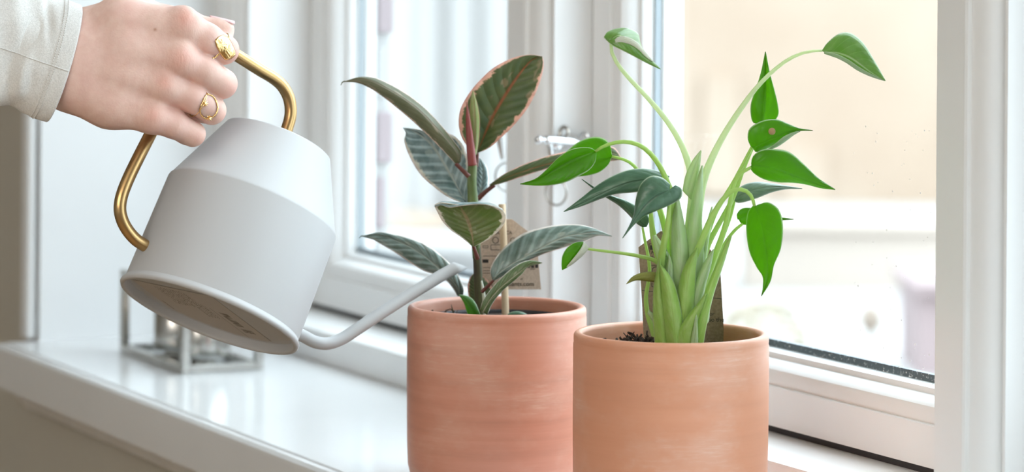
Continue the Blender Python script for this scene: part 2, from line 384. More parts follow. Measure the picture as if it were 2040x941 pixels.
# outside
M_paving = mat('grey_paving', (.4, .39, .38), .8); k = NT(M_paving)
k.l(k.ramp(k.noise(.6, 3), [(.35, (.36,.35,.34)), (.6, (.46,.455,.45))]), k.b.inputs['Base Color'])
M_facade = mat('brown_brick_far', (.4, .3, .22), .9, 0, .1); k = NT(M_facade)
k.l(k.ramp(k.noise(.5, 3), [(.36, (.375,.285,.215)), (.64, (.46,.375,.30))]), k.b.inputs['Base Color'])
M_facade_w = mat('pale_render', (.37, .36, .35), .9, 0, .1)
M_gwall = mat('cream_wall', (.46, .40, .35), .9, 0, .1)
M_brick = mat('mauve_brick', (.28, .225, .235), .85)
M_mortar = mat('whitewashed_mortar', (.38, .375, .37), .9)
M_hedge = mat('hedge_leaves', (.38, .33, .25), .8)
M_bin = mat('mauve_panel', (.26, .20, .20), .7)
M_darkw = mat('far_window_glass', (.3, .3, .3), .5)

# ================================================================ SETTING
XL = -3.02; XR = 0.75; PITCH = 0.64
def st(o): o['kind'] = 'structure'; return o
# sill board
st(extrude('trim_1', [(1.16, 0), (.9285, 0), (.9275, -.0022), (.9262, -.0022), (.9252, -.0006), (.9215, -.0012), (.9185, -.0035), (.9175, -.007), (.9175, -.0405), (1.16, -.0405)], XL, XR, 'x', M_sill))
st(extrude('trim_2', [(.965, -.0405), (.928, -.0405), (.930, -.046), (.937, -.053), (.942, -.060), (.952, -.0615), (.965, -.0615)], XL + .02, XR, 'x', M_white))
st(box('wall_front', -5.0, XR + 1.2, .960, 1.30, -SZ, -.0405, M_wall))
st(box('wall_front_end', -5.0, XL - .022, .960, 1.30, -.0405, 1.85, M_wall))
st(box('wall_front_top', XL - .022, XR + 1.2, .960, 1.30, 1.61, 1.85, M_wall))
st(box('wall_front_right', XR, XR + 1.2, .960, 1.30, -.0405, 1.61, M_wall))
st(box('wall_reveal', XL - .022, XL, .962, 1.30, -.0405, 1.61, M_reveal))
st(box('trim_3', XL - .026, XL - .004, .950, .9605, 0, 1.61, M_reveal, None, .004))
st(box('wall_left', -5.1, -5.0, -3.0, 1.36, -SZ, 1.85, M_wall))
st(box('wall_right', XR + 1.2, XR + 1.3, -3.0, 1.36, -SZ, 1.85, M_reveal))
st(box('wall_back', -5.0, XR + 1.2, -3.1, -3.0, -SZ, 1.85, M_reveal))
st(box('floor', -5.1, XR + 1.3, -3.1, 1.36, -SZ - .05, -SZ, M_floor))
st(box('ceiling', -5.1, XR + 1.3, -3.1, 1.36, 1.85, 1.90, M_ceil))
# window frame: bottom rail (ledge), top rail, posts
st(extrude('trim_4', [(1.30, 0), (1.151, 0), (1.150, .0015), (1.150, .0262), (1.1512, .0280), (1.153, .0285), (1.2265, .0285), (1.2265, .006), (1.30, .006)], XL, XR, 'x', M_white))
st(box('trim_5', XL, XR, 1.150, 1.30, 1.56, 1.61, M_white, None, .002))
def post_poly(xa, yf, w=.0635, yb=1.30):
    f = w / .0635
    pts = [(0, yb), (0, yf), (.0325, yf), (.0335, yf-.0015), (.0355, yf-.0025), (.0378, yf-.0015), (.0388, yf+.0008)]
    for i in range(8):
        a = i / 7 * PI / 2.6
        pts.append((.0400 + .0185 * math.sin(a) / math.sin(PI/2.6), yf + .0012 + .010 * (1 - math.cos(a)) / (1 - math.cos(PI/2.6))))
    pts += [(.0588, yf+.0155), (.0606, yf+.0155), (.0610, yf+.011), (.0635, yf+.0115), (.0635, yb)]
    return [(xa + p * f, q) for p, q in pts]
post_x = [-2.4215 + PITCH * i for i in range(5)]
for i, xa in enumerate(post_x):
    st(extrude('trim_%d' % (6 + i), post_poly(xa, 1.17), 0, 1.56, 'z', M_white))
st(extrude('trim_12', post_poly(XL, 1.14, .060, 1.262), 0.0, 1.56, 'z', M_white))
# five casement windows between the posts
starts = [XL + .060] + [x + .0635 for x in post_x]
ends = post_x + [XR]
def sash(i, x0, x1):
    root = bpy.data.objects.new('window_%d' % (i + 1), None); C.objects.link(root); root.location = (x0, 1.2155, SZ + .034); st(root)
    root.empty_display_size = .05
    g = .0015; a, b = x0 + g, x1 - g; yf = 1.2155
    rail = [(1.245, .034), (yf, .034), (yf, .0627), (yf+.0012, .0634), (yf+.0030, .0634), (yf+.0030, .0648), (yf+.0026, .0700), (yf+.0042, .0745), (yf+.0080, .0778), (yf+.0140, .0795), (yf+.0180, .0798), (yf+.0185, .0838), (yf+.0240, .0852), (1.245, .0852)]
    extrude('bottom_rail', rail, a, b, 'x', M_white, root)
    box('top_rail', a, b, yf, 1.245, 1.51, 1.558, M_white, root, .002)
    def stile(sgn, xo):
        q = [(xo + sgn * (p[1] - .034 + .0003), p[0] + .0004) for p in rail]
        return extrude('stile', q, .0345, 1.512, 'z', M_white, root)
    stile(1, a); stile(-1, b)
    box('gasket', a - .001, b + .001, yf + .004, yf + .012, .0285, .0345, M_gasket, root)
    box('pane', a + .045, b - .045, 1.2395, 1.2435, .080, 1.515, M_glass, root)
    boxes_mesh('spacer', [(a + .048, b - .048, 1.2445, 1.2500, SZ + .0835, SZ + .0905)], M_spacer, root)
    boxes_mesh('side_spacer', [(a + .048, a + .0535, 1.2445, 1.2500, SZ + .0905, SZ + 1.512), (b - .0535, b - .048, 1.2445, 1.2500, SZ + .0905, SZ + 1.512)], M_spacer2, root)
    boxes_mesh('outer_frame', [(a + .01, b - .01, 1.2505, 1.262, SZ + .034, SZ + .0800), (a, a + .055, 1.2505, 1.262, SZ + .034, SZ + 1.54), (b - .055, b, 1.2505, 1.262, SZ + .034, SZ + 1.54)], M_white, root, .002)
    return root
wins = [sash(i, a, b) for i, (a, b) in enumerate(zip(starts, ends))]
# water spots on the glass of the second window
rs = random.Random(3)
V, Fc = [], []
for q in range(150):
    if q < 70: x, y = rs.uniform(1700, 1858), rs.uniform(250, 760)
    else: x, y = rs.uniform(1560, 1858), 0; 
    if q >= 70: y = 706 + (x - 1534) * .225 - abs(rs.gauss(0, 16)) - 2
    c0 = ony(x, y, 1.2391); r = rs.choice((.00025, .0003, .0004, .0006)); kk = len(V)
    for j in range(8):
        V.append((c0.x + r*math.cos(j*PI/4), 1.2391, c0.z + r*1.15*math.sin(j*PI/4)))
    V.append((c0.x, 1.2388, c0.z)); Fc += [(kk+j, kk+(j+1) % 8, kk+8) for j in range(8)]
d = mesh('water_spots', V, Fc, M_drop, wins[1]); d['kind'] = 'stuff'
# exterior: outer jamb bricks beyond the first window, ground and buildings
XJ = -3.03
jb = thing('brick_jamb', (-3.10, 1.36, 0), 'whitewashed brick edge of the outer wall seen through the left window', 'wall')
boxes_mesh('mortar_core', [(-3.40, XJ - .006, 1.305, onx(776, 300, XJ).y, 0, SZ + 1.6), (-3.40, XJ, 1.302, onx(747, 300, XJ).y, 0, SZ + 1.6)], M_mortar, jb)
rs = random.Random(11); z = SZ - .3; first = None; j = 0
while z < SZ + .75:
    ya, yb_ = onx(750, 300, XJ).y, onx(782 if j % 2 else 770, 300, XJ).y
    boxes_mesh('brick', [(-3.10, XJ + (.002 if j % 2 else -.001), ya, yb_, z, z + .052)], M_brick if (j % 3) != 2 else M_mortar, jb, .003)
    z += .066; j += 1
st(box('ground', -60, 20, 1.50, 60, -SZ - .45, -SZ - .35, M_paving))
# far buildings (blurred)
bA = thing('far_house', P(1600, 300, 20) * 1, 'sandy rendered house across the yard, out of focus behind the right window', 'building')
bA.location.z = 0
def facing_box(name, x0, x1, y0, y1, t, th, m, parent):
    """a block standing at distance t whose front fills the given window of sight"""
    p = P(x0, y1, t); q = P(x1, y1, t); top = P(x0, y0, t).z; bot = P(x0, y1, t).z
    d = Fv * th
    V = [p, q, q + d, p + d]; V = [Vector((v.x, v.y, bot)) for v in V] + [Vector((v.x, v.y, top)) for v in V]
    return mesh(name, V, [(3,2,1,0),(4,5,6,7),(0,1,5,4),(1,2,6,5),(2,3,7,6),(3,0,4,7)], m, parent, False)
facing_box('wall', 1180, 3200, -1500, 470, 20, 4, M_facade, bA)
for (a, b_, c_, d_) in ((1400, 1470, 150, 390), (1560, 1650, 290, 420), (1900, 2050, 60, 300), (2200, 2300, 60, 300)):
    facing_box('window', a, b_, c_, d_, 19.95, .1, M_facade if a < 1700 else M_darkw, bA)
bA2 = thing('garden_wall', P(1500, 700, 15), 'pale low wall outside, blurred behind the right window', 'wall'); bA2.location.z = 0
facing_box('wall_slab', 1480, 1900, 455, 800, 15, .3, M_gwall, bA2)
facing_box('coping', 1476, 1904, 445, 457, 14.95, .4, M_gwall, bA2)
bin_ = thing('mauve_bin', P(1850, 700, 12), 'dull mauve box at the right edge of the view outside the right window', 'box'); bin_.location.z = 0
facing_box('body', 1828, 1960, 585, 800, 12, .6, M_bin, bin_)
facing_box('lid', 1822, 1966, 565, 585, 11.95, .7, M_bin, bin_)
bal = thing('dark_post_knob', P(1735, 640, 13), 'small grey-brown blurred knob on the pale wall outside', 'post'); 
V, Fc = lathe_geo([(.0001, .06), (.03, .05), (.055, 0), (.04, -.05), (.012, -.065), (.012, -.5), (.0001, -.5)], P(1735, 635, 13), (0,0,1), (1,0,0), 20)
mesh('knob', V, Fc, mat('dark_knob', (.24, .19, .15), .6), bal)
hd = thing('clipped_bush', P(1545, 650, 11), 'brownish blurred bush outside beside the right pot rim', 'bush')
V, Fc = [], []
rs = random.Random(5)
c0 = P(1520, 680, 11)
for q in range(900):
    dv = Vector((rs.gauss(0, 1), rs.gauss(0, 1), rs.gauss(0, 1))).normalized() * (.13 + .03 * rs.random()); dv.z *= .9
    p_ = c0 + dv; u_ = Vector((rs.gauss(0,1), rs.gauss(0,1), rs.gauss(0,1))).normalized() * .014; w_ = u_.orthogonal().normalized() * .008; kk = len(V)
    V += [p_ - u_, p_ - w_, p_ + u_, p_ + w_]; Fc.append((kk, kk+1, kk+2, kk+3))
mesh('foliage', V, Fc, M_hedge, hd, False)
mesh('trunk', *tube_geo([c0 + Vector((0,0,-1.0)), c0 + Vector((0,0,.05))], [.02, .015], 10), M_hedge, hd)
bB = thing('white_house', P(850, 300, 13), 'white rendered house seen through the left window', 'building'); bB.location.z = 0
facing_box('wall', -400, 1120, -1500, 455, 13, 4, M_facade_w, bB)
for xx in (838, 905, 975): facing_box('pilaster', xx, xx + 22, -1400, 440, 12.93, .1, M_facade_w, bB)
facing_box('plinth', 780, 890, 425, 455, 12.9, .1, M_facade, bB)

# ---------------------------------------------------------------- window stays
def ring_geo(c, n, u, R, r, seg=40, s2=10):
    n = Vector(n).normalized(); u = (Vector(u) - n * Vector(u).dot(n)).normalized(); v = n.cross(u)
    V, Fc = [], []
    for i in range(seg):
        a = 2*PI*i/seg; d = u*math.cos(a) + v*math.sin(a)
        for j in range(s2):
            b = 2*PI*j/s2; V.append(Vector(c) + d*(R + r*math.cos(b)) + n*r*math.sin(b))
    for i in range(seg):
        for j in range(s2):
            Fc.append((i*s2+j, ((i+1) % seg)*s2+j, ((i+1) % seg)*s2+(j+1) % s2, i*s2+(j+1) % s2))
    return V, Fc
XS = post_x[0] + .0635
def sx(x, y, off=.012): return onx(x, y, XS + off)
pxm = 2.62 / 6500
ws = thing('window_stay', sx(1120, 300, 0), 'chrome window stay with a hanging ring on the post between the windows', 'window stay')
def ball(name, c, r, m, parent, sc=(1,1,1), label=None):
    V, Fc = [], []
    for i in range(13):
        for j in range(20):
            a, b = PI*i/12, 2*PI*j/20
            V.append(Vector(c) + Vector((r*sc[0]*math.sin(a)*math.cos(b), r*sc[1]*math.sin(a)*math.sin(b), r*sc[2]*math.cos(a))))
    for i in range(12):
        for j in range(20): Fc.append((i*20+j, i*20+(j+1) % 20, (i+1)*20+(j+1) % 20, (i+1)*20+j))
    return mesh(name, V, Fc, m, parent, True, label=label)
tube('arm', [sx(1086, 279), sx(1110, 280), sx(1140, 282), sx(1172, 288)], [9*pxm, 10*pxm, 10*pxm, 7*pxm], M_chrome, ws, 20)
ball('knob', sx(1074, 279), 9.5*pxm, M_chrome, ws)
tube('neck', [sx(1078, 279), sx(1090, 279)], 5*pxm, M_chrome, ws, 6)
lathe('mounting_plate', [(.0001, 0), (17*pxm, 0), (17*pxm, .002), (13*pxm, .004), (.0001, .004)], sx(1112, 285, 0), M_chrome, ws, (1,0,0), (0,1,0), 32)
mesh('eye_ring', *ring_geo(sx(1124, 264), (.4,-.9,.1), (0,0,1), 11*pxm, 4*pxm), M_steel, ws)
mesh('eye_ring', *ring_geo(sx(1163, 275), (.4,-.9,0), (0,0,1), 11*pxm, 4*pxm), M_chrome, ws)
tube('strap', [sx(1096, 285), sx(1098, 305), sx(1103, 335), sx(1106, 360)], [5*pxm, 5*pxm, 3*pxm, 2*pxm], M_chrome, ws, 14)
mesh('hanging_ring', *ring_geo(sx(1108, 383), (.45,-.9,0), (0,0,1), 26*pxm, 2.4*pxm, 56), M_steel, ws)
XS2 = post_x[0] - .004
def s2x(x, y, off=-.012): return onx(x, y, XS2 + off)
ws2 = thing('window_stay', s2x(1005, 300, 0), 'thin wire ring stay half hidden behind the post beside the rubber plant', 'window stay')
tube('strap', [s2x(992, 262), s2x(995, 285), s2x(1000, 318)], [6*pxm, 5*pxm, 3*pxm], M_steel, ws2, 12)
tube('arm', [s2x(990, 262), s2x(1006, 256), s2x(1024, 255)], 6*pxm, M_steel, ws2, 12)
mesh('hanging_ring', *ring_geo(s2x(1009, 353), (.45,-.9,0), (0,0,1), 29*pxm, 2.2*pxm, 56), M_steel, ws2)

# ---------------------------------------------------------------- chrome candle holder on the sill
x0, x1, y0, y1 = -2.905, -2.741, 1.008, 1.078
ch = thing('candle_holder', ((x0+x1)/2, (y0+y1)/2, SZ), 'polished chrome open-frame candle holder standing on the sill at the left', 'candle holder')
H = .078; q = .0038
mid = x0 + .082
boxes_mesh('base_frame', [(x0-q, x1+q, y0-q, y0+q, SZ+.0, SZ+2*q), (x0-q, x1+q, y1-q, y1+q, SZ+.0, SZ+2*q), (x0-q, x0+q, y0+q, y1-q, SZ, SZ+2*q), (x1-q, x1+q, y0+q, y1-q, SZ, SZ+2*q), (mid-q, mid+q, y0+q, y1-q, SZ, SZ+2*q)], M_steel, ch, .0008)
boxes_mesh('top_frame', [(x0-q, x1+q, y0-q, y0+q, SZ+H-2*q, SZ+H), (x0-q, x1+q, y1-q, y1+q, SZ+H-2*q, SZ+H), (x0-q, x0+q, y0+q, y1-q, SZ+H-2*q, SZ+H), (x1-q, x1+q, y0+q, y1-q, SZ+H-2*q, SZ+H)], M_steel, ch, .0008)
for (a, b) in ((x0, y0), (x1, y0), (x0, y1), (x1, y1), (mid, y1)):
    boxes_mesh('upright', [(a-q, a+q, b-q, b+q, SZ+2*q, SZ+H-2*q)], M_steel, ch, .0008)
for cx_, cy_ in ((x0 + .048, 1.043), (x0 + .118, 1.043)):
    lathe('candle_cup', [(.0001, 2*q), (.021, 2*q), (.022, .010), (.022, .060), (.020, .060), (.020, .012), (.0001, .012)], (cx_, cy_, SZ), M_steel, ch, seg=40)
    lathe('cup_foot', [(.0001, .0005), (.012, .0005), (.012, 2*q), (.0001, 2*q)], (cx_, cy_, SZ), M_steel, ch, seg=24)

# ================================================================ POTS
D1, D2 = 2.34, 2.18
def pot(c, R, Hh, m, parent):
    Ri = R - .0065
    prof = [(.0001, .004), (R*.80, .004), (R*.82, 0), (R-.012, 0), (R-.0065, .0018), (R-.0028, .0062), (R-.0012, .013), (R-.0005, .03), (R, .07), (R, Hh-.0085), (R-.0004, Hh-.0068), (R-.0002, Hh-.0056)]
    for i in range(9):
        a = PI * i / 8; prof.append((R - .0033 + .0031*math.cos(a), Hh - .0031 + .0031*math.sin(a)))
    prof += [(Ri, Hh-.008), (Ri-.0005, .03), (Ri-.004, .012), (.0001, .011)]
    return lathe('pot', prof, c, m, parent, seg=128)
def soil(c, R, zz, m, parent, amp=.002, heap=None):
    V, Fc = [], []; n = 26; g = 72
    for i in range(n):
        for j in range(g):
            a = 2*PI*j/g; r = R*(i/(n-1))
            x, y = c.x + r*math.cos(a), c.y + r*math.sin(a)
            h = zz + amp * mnoise.noise(Vector((x*180, y*180, 1))) + amp*.6*mnoise.noise(Vector((x*500, y*500, 4)))
            if heap: 
                dd = ((x-heap[0])**2 + (y-heap[1])**2) / heap[3]**2
                h += heap[2] * math.exp(-dd) * (1 + .5*mnoise.noise(Vector((x*420, y*420, 9))))
            V.append((x, y, h))
    for i in range(n-1):
        for j in range(g): Fc.append((i*g+j, i*g+(j+1) % g, (i+1)*g+(j+1) % g, (i+1)*g+j))
    return mesh('soil', V, Fc, m, parent)
pc1 = P(990, 612, D1); pc1.z = SZ; pc2 = P(1337, 662, D2); pc2.z = SZ
PH = .1262
pot1 = thing('potted_rubber_plant', pc1, 'variegated rubber plant with grey-green leaves in a rosy terracotta pot, left of the two', 'potted plant')
pot2 = thing('potted_arrow_leaf_plant', pc2, 'bright green plant with long pale stems and pointed leaves in the right terracotta pot', 'potted plant')
pot(pc1, .0643, PH, M_terra1, pot1)['label'] = 'rosy terracotta pot with faint horizontal streaks'
pot(pc2, .0654, PH + .001, M_terra2, pot2)['label'] = 'orange terracotta pot with whitish bloom near the rim'
soil(pc1, .0535, SZ + PH - .0118, M_soil, pot1, .0012)
lathe('inner_pot', [(.0540, -.05), (.0540, 0), (.0550, .0015), (.0562, 0), (.0562, -.05)], pc1 + Vector((0, 0, PH - .0105)), M_liner, pot1, seg=96)
hp = P(1282, 668, D2 + .01)
soil(pc2, .0575, SZ + PH - .016, M_soil, pot2, .0012, (hp.x, hp.y, .0085, .016))
# loose crumbs and rootlets on the soil
rs = random.Random(9)
def crumbs(parent, c, n, spread, zz):
    V, Fc = [], []
    for q_ in range(n):
        p0 = Vector((c.x + rs.gauss(0, spread), c.y + rs.gauss(0, spread), zz + rs.random()*.003))
        pts = [p0]
        for s in range(3): pts.append(pts[-1] + Vector((rs.gauss(0, .0015), rs.gauss(0, .0015), rs.gauss(.0006, .0012))))
        v, f = tube_geo(pts, [rs.uniform(.0003, .0009)]*4, 5); kk = len(V); V += v; Fc += [tuple(i+kk for i in ff) for ff in f]
    o = mesh('root_bits', V, Fc, M_soil, parent); o['kind'] = 'stuff'
crumbs(pot2, hp, 160, .008, SZ + PH - .010)
cr = P(893, 618, D1 + .0)
crumbs(pot1, cr, 26, .004, SZ + PH - .0125)
V, Fc = tube_geo([P(884, 628, D1), P(888, 619, D1), P(897, 616, D1), P(906, 621, D1)], [.0004]*4, 6); mesh('dry_twig', V, Fc, M_bark, pot1)
V, Fc = tube_geo([P(903, 624, D1), P(901, 615, D1), P(899, 607, D1)], [.0005, .0004, .0002], 6); mesh('dry_twig', V, Fc, M_bark, pot1)

# ================================================================ LEAVES
def leaf(depth, L, mid, R, m, parent, M=30, N=6, bulge=(4, 4), name='leaf', label=None, ripple=0, m2=None):
    """L, mid, R: (x, y, z) outlines base->tip in sight coordinates; z = nearer to the viewer"""
    f3 = lambda s: [Vector((p[0], p[1], p[2] if len(p) > 2 else 0)) for p in s]
    A, B, D = (catmull(f3(s), M) for s in (L, mid, R)); s = depth / FPX
    V, uv, Fc = [], [], []
    rs_ = random.Random(len(V) + int(L[0][0]))
    for i in range(M):
        t = i / (M - 1)
        for j in range(-N, N + 1):
            kf = abs(j) / N; E_ = A[i] if j < 0 else D[i]
            p = B[i].lerp(E_, kf)
            bz = bulge[0] if j < 0 else bulge[1]
            p.z += bz * (1 - (2*kf - 1)**2) * math.sin(PI * min(1, t*1.02)) ** .5 if 0 < t < 1 else 0
            if ripple: p.z += ripple * kf * math.sin(t * 34 - kf * 9)
            V.append(P(p.x, p.y, depth - p.z * s)); uv.append((j / (2*N) + .5, t))
    W = 2*N + 1
    for i in range(M-1):
        for j in range(W-1): Fc.append((i*W+j, i*W+j+1, (i+1)*W+j+1, (i+1)*W+j))
    o = mesh(name, V, Fc, m, parent, True, uv, label)
    sd = o.modifiers.new('thickness', 'SOLIDIFY'); sd.thickness = .0005; sd.offset = 0
    return o
def pet(depth, pts, rad, m, parent, name='petiole', n=36, label=None):
    s = depth / FPX
    return tube(name, [P(p[0], p[1], depth - (p[2] if len(p) > 2 else 0) * s) for p in pts], [r*s for r in rad] if isinstance(rad, (list, tuple)) else rad*s, m, parent, n, 12, label)
T = D2
# A top left, curled
o = leaf(T, [(1203,73,-5),(1210,64,-18),(1225,58,-28),(1248,56,-32),(1270,66,-30),(1275,84,-22),(1284,104,-8),(1316,138,10)],
 [(1216,87,0),(1221,78,2),(1232,71,4),(1248,76,6),(1265,88,8),(1285,108,9),(1300,123,10),(1316,138,10)],
 [(1203,75,-4),(1212,84,4),(1222,92,12),(1240,101,18),(1260,111,19),(1285,124,15),(1300,131,12),(1316,138,10)], M_lf_top, pot2, label='pale green curled leaf at the top of the tall left stem')
pet(T, [(1217,87,0),(1219,105,0),(1232,130,0),(1255,158,0),(1292,197,0),(1330,243,0),(1358,290,0),(1374,335,0),(1380,375,0),(1378,420,-5),(1372,480,-10),(1360,560,-10),(1350,680,-8)], [3.2,3.6,4,4.3,4.8,5.5,6.3,7,8,10,12,14,16], M_pet_pale, o)
leaf(T, [(1222,86,9),(1226,77,9),(1238,72,10),(1256,76,11),(1271,86,12),(1286,104,13),(1300,121,12)],
 [(1222,88,11),(1230,83,13),(1243,80,14),(1258,84,15),(1272,94,16),(1286,110,15),(1300,122,13)],
 [(1222,89,10),(1232,88,12),(1246,86,14),(1260,91,15),(1273,100,16),(1287,114,15),(1300,123,12)], M_lf_white, o, M=16, N=3, bulge=(0,0), name='leaf_fold')
# B top right
o = leaf(T, [(1638,101,0),(1648,86,-10),(1672,67,-20),(1694,66,-22),(1718,84,-18),(1740,118,-8),(1764,161,5)],
 [(1638,101,0),(1650,104,6),(1668,106,8),(1690,114,10),(1712,128,10),(1738,147,8),(1764,161,5)],
 [(1638,101,0),(1652,110,0),(1672,117,-4),(1692,126,-4),(1708,138,0),(1736,152,4),(1764,161,5)], M_lf_top, pot2, label='leaf at the end of the long arching right stem')
pet(T, [(1638,101,0),(1605,104,0),(1565,122,0),(1515,166,0),(1472,222,0),(1437,278,0),(1412,330,0),(1398,370,0),(1388,420,0),(1380,470,0),(1372,520,0),(1362,580,0),(1356,680,0)], [2.6,3,3.6,4.4,5.5,6.3,7.5,9,12,15,16,15,14], M_pet_pale, o)
leaf(T, [(1642,103,11),(1665,107,16),(1690,119,17),(1712,134,17),(1738,149,12),(1762,160,6)],
 [(1642,105,11),(1665,111,15),(1688,122,16),(1710,137,16),(1737,151,11),(1762,161,6)],
 [(1642,107,8),(1664,114,10),(1686,125,10),(1708,140,10),(1736,153,8),(1762,161,5)], M_lf_pale, o, M=16, N=3, bulge=(0,0), name='leaf_fold')
# C upright
o = leaf(T + .02, [(1512,247,0),(1500,244,0),(1495,225,4),(1496,205,6),(1505,178,6),(1516,145,4),(1525,103,0)],
 [(1517,250,0),(1520,240,-4),(1523,225,-4),(1525,200,-4),(1526,175,-3),(1526,145,0),(1525,103,0)],
 [(1522,247,0),(1540,243,2),(1551,228,6),(1549,205,6),(1543,180,5),(1534,147,3),(1525,103,0)], M_lf_bright, pot2)
pet(T + .02, [(1517,249,0),(1508,275,0),(1494,305,-2),(1478,345,-4),(1460,395,-5),(1436,440,-6),(1410,490,-6),(1390,560,-6),(1375,680,-5)], [3,3.5,4,4.2,4.6,5,6,8,9], M_pet, o)
# D
o = leaf(T, [(1497,294,0),(1490,277,2),(1493,257,4),(1516,242,4),(1546,238,2),(1572,248,0),(1592,256,0),(1619,260,0)],
 [(1499,293,0),(1506,292,6),(1520,285,8),(1543,274,8),(1560,267,6),(1580,261,3),(1597,259,1),(1619,260,0)],
 [(1500,294,0),(1506,303,0),(1518,300,-4),(1535,293,-6),(1556,283,-6),(1572,268,-3),(1592,261,0),(1619,260,0)], M_lf_bright, pot2, label='leaf with a small brown scar')
pet(T, [(1498,293,0),(1484,320,0),(1462,362,0),(1444,392,0),(1425,425,0),(1408,470,0),(1392,530,0),(1375,600,0),(1370,680,0)], [3,3.4,3.8,4.2,4.6,6,7,8,9], M_pet, o)
sc_ = P(1538, 262, T - 17*T/FPX)
mesh('scar', *lathe_geo([(.0001, .0004), (.0009, .0004), (.0017, .0001), (.0024, -.0004)], sc_, -Fv, (0,0,1), 14), mat('brown_scar', (.42, .27, .14), .8), o)
leaf(T, [(1526,300,4),(1545,286,14),(1562,272,15),(1580,264,9),(1594,260,3)],
 [(1528,300,4),(1548,289,12),(1564,277,13),(1581,267,8),(1594,261,3)],
 [(1530,300,3),(1551,291,6),(1567,280,7),(1583,268,5),(1594,262,3)], M_lf_pale, o, M=12, N=3, bulge=(0,0), name='leaf_fold')
# E
o = leaf(T - .01, [(1497,325,0),(1500,312,4),(1515,300,6),(1538,297,6),(1572,303,4),(1602,328,2),(1630,355,0),(1664,378,0)],
 [(1497,330,4),(1512,330,10),(1535,335,12),(1560,343,12),(1590,354,9),(1615,362,6),(1640,371,3),(1664,378,0)],
 [(1494,334,0),(1502,345,-4),(1522,357,-8),(1548,363,-8),(1580,364,-6),(1608,368,-3),(1636,375,0),(1664,378,0)], M_lf_bright, pot2)
pet(T - .01, [(1497,333,0),(1485,340,2),(1474,346,2),(1462,368,2),(1455,400,2),(1447,440,2),(1436,478,2),(1420,520,2),(1402,570,2),(1385,630,2),(1378,685,2)], [3,3.6,4,4.2,4.6,5,6,7.5,8,9,9], M_pet, o)
# F bluish behind
o = leaf(T + .03, [(1461,398,0),(1466,382,-6),(1482,369,-10),(1508,363,-10),(1540,366,-8),(1570,371,-4),(1598,376,0)],
 [(1463,400,0),(1472,392,4),(1490,383,6),(1515,376,6),(1545,373,4),(1570,374,2),(1598,376,0)],
 [(1463,401,0),(1470,404,2),(1485,402,4),(1510,394,4),(1538,383,3),(1566,377,1),(1598,376,0)], M_lf_pale, pot2, label='blue-grey underside of a leaf')
o.data.materials[0] = leaf_mat('leaf_bluegrey_underside', (.17,.27,.20), (.25,.36,.28), edge=(.5,.6,.5), trans=(.25,.4,.15), tw=.2, rough=.35, sheen=.3)
pet(T + .03, [(1463,400,0),(1455,430,0),(1440,470,0),(1420,530,0),(1395,600,0),(1380,685,0)], [3,4,5,6,7,8], M_pet, o)
# G large hanging
o = leaf(T - .02, [(1500,410,-4),(1490,424,-24),(1487,455,-40),(1493,500,-42),(1508,533,-26),(1520,552,-10),(1520,575,-2),(1517,590,0)],
 [(1504,411,0),(1512,430,-6),(1520,460,-8),(1526,495,-4),(1530,525,-3),(1530,550,-2),(1525,572,0),(1517,590,0)],
 [(1508,409,0),(1530,403,6),(1552,418,12),(1560,450,14),(1556,495,12),(1542,528,8),(1535,560,4),(1517,590,0)], M_lf_bright, pot2, label='large hanging leaf, its left half dark')
pet(T - .02, [(1503,411,0),(1498,393,0),(1485,380,0),(1465,378,0),(1445,392,0),(1425,420,0),(1410,450,0),(1396,485,0),(1383,515,-10),(1376,550,-30),(1372,600,-50),(1365,685,-60)], [3,3.6,4,4.5,5,5.5,6.5,7,7,7,7,7], M_pet, o)
# H small behind G
o = leaf(T + .01, [(1470,438,0),(1468,428,0),(1476,417,0),(1492,414,0),(1520,420,0),(1554,433,0),(1581,437,0)],
 [(1472,437,0),(1480,434,2),(1492,432,3),(1510,432,3),(1530,434,2),(1556,436,1),(1581,437,0)],
 [(1474,442,0),(1480,447,0),(1492,448,0),(1510,447,0),(1530,443,0),(1558,439,0),(1581,437,0)], M_lf_bright, pot2)
pet(T + .01, [(1480,446,0),(1465,458,0),(1449,478,0),(1432,510,0),(1410,560,0),(1390,620,0),(1382,685,0)], [2.8,3.2,3.6,4.5,5.5,6,7], M_pet, o)
# J behind I
o = leaf(T + .005, [(1219,308,0),(1216,290,0),(1203,276,2),(1180,273,4),(1152,283,4),(1122,308,3),(1098,332,0),(1075,352,0)],
 [(1219,312,-4),(1205,316,-6),(1190,319,-6),(1170,323,-5),(1145,331,-4),(1120,340,-2),(1098,347,0),(1075,352,0)],
 [(1219,312,0),(1212,328,2),(1196,342,4),(1175,349,4),(1150,352,3),(1125,353,2),(1100,353,0),(1075,352,0)], M_lf_bright, pot2)
pet(T + .005, [(1219,312,0),(1240,317,0),(1258,326,0),(1275,345,-4),(1295,375,-8),(1315,420,-8),(1330,480,-8),(1340,560,-8),(1345,685,-8)], [2.8,3,3.2,4,4.5,6,7,8,9], M_pet, o)
